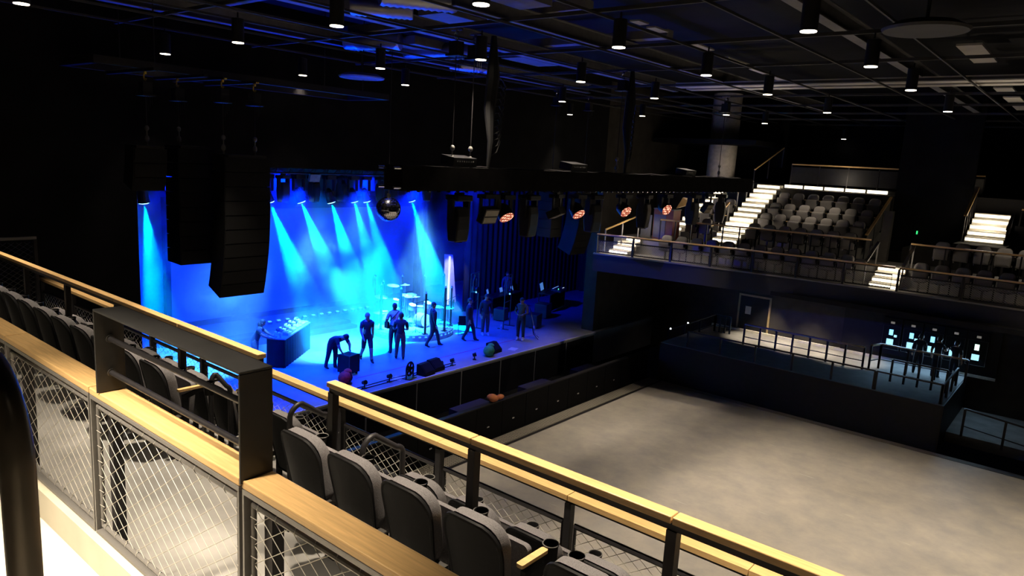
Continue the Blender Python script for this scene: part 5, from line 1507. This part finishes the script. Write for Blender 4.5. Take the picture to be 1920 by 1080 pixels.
# leaning over the gear table
person('person in dark shirt leaning over the gear table at stage left', -20.5, 12.13, 1.4, D(52), bend=0.36, pose=dict(el_l=(.34,.22,1.22), wr_l=(.54,.14,1.12), pa_l=(.61,.12,1.1), el_r=(.31,-.24,1.2), wr_r=(.5,-.16,1.12), pa_r=(.57,-.14,1.1), an_r=(-.12,-.11,.09), ball_r=(-.01,-.12,.035), toe_r=(.06,-.125,.03), heel_r=(-.16,-.11,.03)), top='blue_tee', topc=(0.02,0.028,0.05), legc=(0.08,0.09,0.12), leg='slate_trousers', long_hair=True)
person('person in black bending over the black cube case', -19.02, 14.08, 1.4, D(5), bend=1.15, pose=dict(el_l=(.58,.22,.92), wr_l=(.64,.17,.75), pa_l=(.67,.16,.71), el_r=(.56,-.22,.90), wr_r=(.62,-.17,.75), pa_r=(.65,-.15,.71), kn_r=(-.08,-.11,.5), an_r=(-.22,-.11,.09), ball_r=(-.11,-.12,.035), toe_r=(-.04,-.125,.03), heel_r=(-.26,-.11,.03)))
person('bald person in dark tee and shorts walking toward the stage lip', -19.0, 15.5, 1.4, D(-20), pose=dict(kn_l=(.16,.10,.52), an_l=(.2,.11,.09), ball_l=(.31,.12,.035), toe_l=(.38,.125,.03), heel_l=(.16,.11,.04), kn_r=(-.06,-.10,.5), an_r=(-.34,-.11,.16), ball_r=(-.26,-.12,.05), toe_r=(-.2,-.125,.03), heel_r=(-.38,-.11,.13), el_l=(-.12,.24,1.15), wr_l=(-.1,.25,.9), pa_l=(-.08,.24,.84), el_r=(.06,-.24,1.14), wr_r=(.2,-.22,.93), pa_r=(.25,-.21,.88)), shorts=True, hair=SKIN)
p4 = person('tall person in white tee with a black shoulder bag by the drums', -19.2, 16.9, 1.4, D(160), hgt=1.9, top='white_tee', topc=(0.75,0.73,0.74), pose=dict(el_l=(.05,.26,1.14), wr_l=(.22,.16,1.05), pa_l=(.28,.13,1.03)), skin=SKIND)
sb = thing('shoulder_bag', 'small black shoulder bag on the person in the white tee', 'bag', (-19.2, 16.9, 1.4), D(160))
MB().rbox((0.02, 0.27, 1.08), (0.22, 0.1, 0.24), 0.2).build('pouch', PLASTIC, sb, bevel=0.02)
MB().tube([(0.05, 0.26, 1.18), (0.17, 0.1, 1.42), (0.1, -0.12, 1.6), (-0.08, -0.14, 1.6), (-0.17, 0.05, 1.45), (-0.08, 0.26, 1.2)], 0.013, 5, closed=True).build('strap', PLASTIC, sb)
person('person in dark tee and brown trousers facing the white tee', -18.45, 16.55, 1.4, D(140), hgt=1.72, leg='brown_trousers', legc=(0.14,0.07,0.06), pose=dict(el_l=(.06,.25,1.13), wr_l=(.24,.14,1.12), pa_l=(.3,.1,1.14), el_r=(.05,-.25,1.12), wr_r=(.22,-.15,1.08), pa_r=(.28,-.12,1.09), an_l=(.1,.14,.09), kn_l=(.08,.12,.5), ball_l=(.21,.15,.035), toe_l=(.28,.155,.03), heel_l=(.06,.14,.03)))
person('person all in black walking before the right of the drums', -19.0, 18.65, 1.4, D(60), pose=dict(kn_l=(.2,.10,.53), an_l=(.3,.11,.09), ball_l=(.41,.12,.04), toe_l=(.48,.125,.035), heel_l=(.26,.11,.03), an_r=(-.28,-.11,.12), kn_r=(-.05,-.1,.5), ball_r=(-.18,-.12,.04), toe_r=(-.11,-.125,.03), heel_r=(-.32,-.11,.09)), sleeves=True)
person('person in a dark jacket walking beside the black chair', -18.75, 20.4, 1.4, D(30), pose=dict(kn_l=(.16,.10,.52), an_l=(.24,.11,.09), ball_l=(.35,.12,.04), toe_l=(.42,.125,.035), heel_l=(.2,.11,.03), an_r=(-.22,-.11,.11), kn_r=(-.02,-.1,.5), ball_r=(-.12,-.12,.04), toe_r=(-.05,-.125,.03), heel_r=(-.26,-.11,.08)), sleeves=True)
person('person in dark clothes and white shoes before the pipe frame', -18.95, 21.6, 1.4, D(-30), shoe=(0.75,0.72,0.65), leg='grey_trousers', legc=(0.08,0.07,0.07), sleeves=True)
person('person in a brown jacket and pale shoes looking down at stage right', -17.5, 22.15, 1.4, D(-70), shoe=(0.75,0.66,0.5), top='brown_jacket', topc=(0.13,0.085,0.055), sleeves=True, pose=dict(el_l=(.04,.25,1.14), wr_l=(.2,.1,1.08), pa_l=(.25,.06,1.08), el_r=(.04,-.25,1.14), wr_r=(.2,-.1,1.08), pa_r=(.25,-.06,1.08), jaw=(.05,0,1.56), head=(.065,0,1.635), crown=(.065,0,1.71), nose=(.155,0,1.6)), hgt=1.8)
person('person in a dark blue shirt standing behind the laptops in the right wing', -22.3, 26.9, 1.4, D(-30), sleeves=True, top='blue_shirt', topc=(0.05,0.06,0.15))
# at the kiosks
GK = 'people at the display kiosks'
person('person in dark top standing at the second kiosk under the balcony', -4.55, 29.6, 1.6, D(100), sleeves=True, group=GK, hgt=1.52, pose=dict(el_r=(.12,-.24,1.2), wr_r=(.3,-.18,1.3), pa_r=(.36,-.17,1.33)))
person('person with white lettered black shirt facing the fourth kiosk', -3.95, 29.6, 1.6, D(75), group=GK, hgt=1.55, pose=dict(el_r=(.12,-.24,1.18), wr_r=(.3,-.2,1.2), pa_r=(.36,-.19,1.22)))
person('person touching the rightmost kiosk under the balcony', -3.4, 29.6, 1.6, D(70), group=GK, hgt=1.5, pose=dict(el_l=(.14,.24,1.25), wr_l=(.34,.2,1.42), pa_l=(.4,.2,1.47)))

# ------------------------------------------------------------------ haze over the stage
hm = bpy.data.materials.new('stage_haze')
hm.use_nodes = True
nt = hm.node_tree
nt.nodes.remove(nt.nodes['Principled BSDF'])
vsn = nt.nodes.new('ShaderNodeVolumeScatter')
vsn.inputs['Anisotropy'].default_value = 0.25
vsn.inputs['Color'].default_value = (1, 1, 1, 1)
tc = nt.nodes.new('ShaderNodeTexCoord')
nz = nt.nodes.new('ShaderNodeTexNoise')
nz.inputs['Scale'].default_value = 0.42
nz.inputs['Detail'].default_value = 4
nz.inputs['Distortion'].default_value = 0.6
nt.links.new(tc.outputs['Object'], nz.inputs['Vector'])
mr = nt.nodes.new('ShaderNodeMapRange')
mr.inputs['From Min'].default_value = 0.44
mr.inputs['From Max'].default_value = 0.62
mr.inputs['To Min'].default_value = 0.009
mr.inputs['To Max'].default_value = 0.13
nt.links.new(nz.outputs['Fac'], mr.inputs['Value'])
nt.links.new(mr.outputs['Result'], vsn.inputs['Density'])
nt.links.new(vsn.outputs['Volume'], nt.nodes['Material Output'].inputs['Volume'])
b = MB(); b.box(-26.9, -20.0, 7.0, 22.6, 1.42, 7.6)
o = b.build('stage_haze', hm)
tag(o, 'drifting stage haze catching the blue beams', 'haze', kind='stuff')
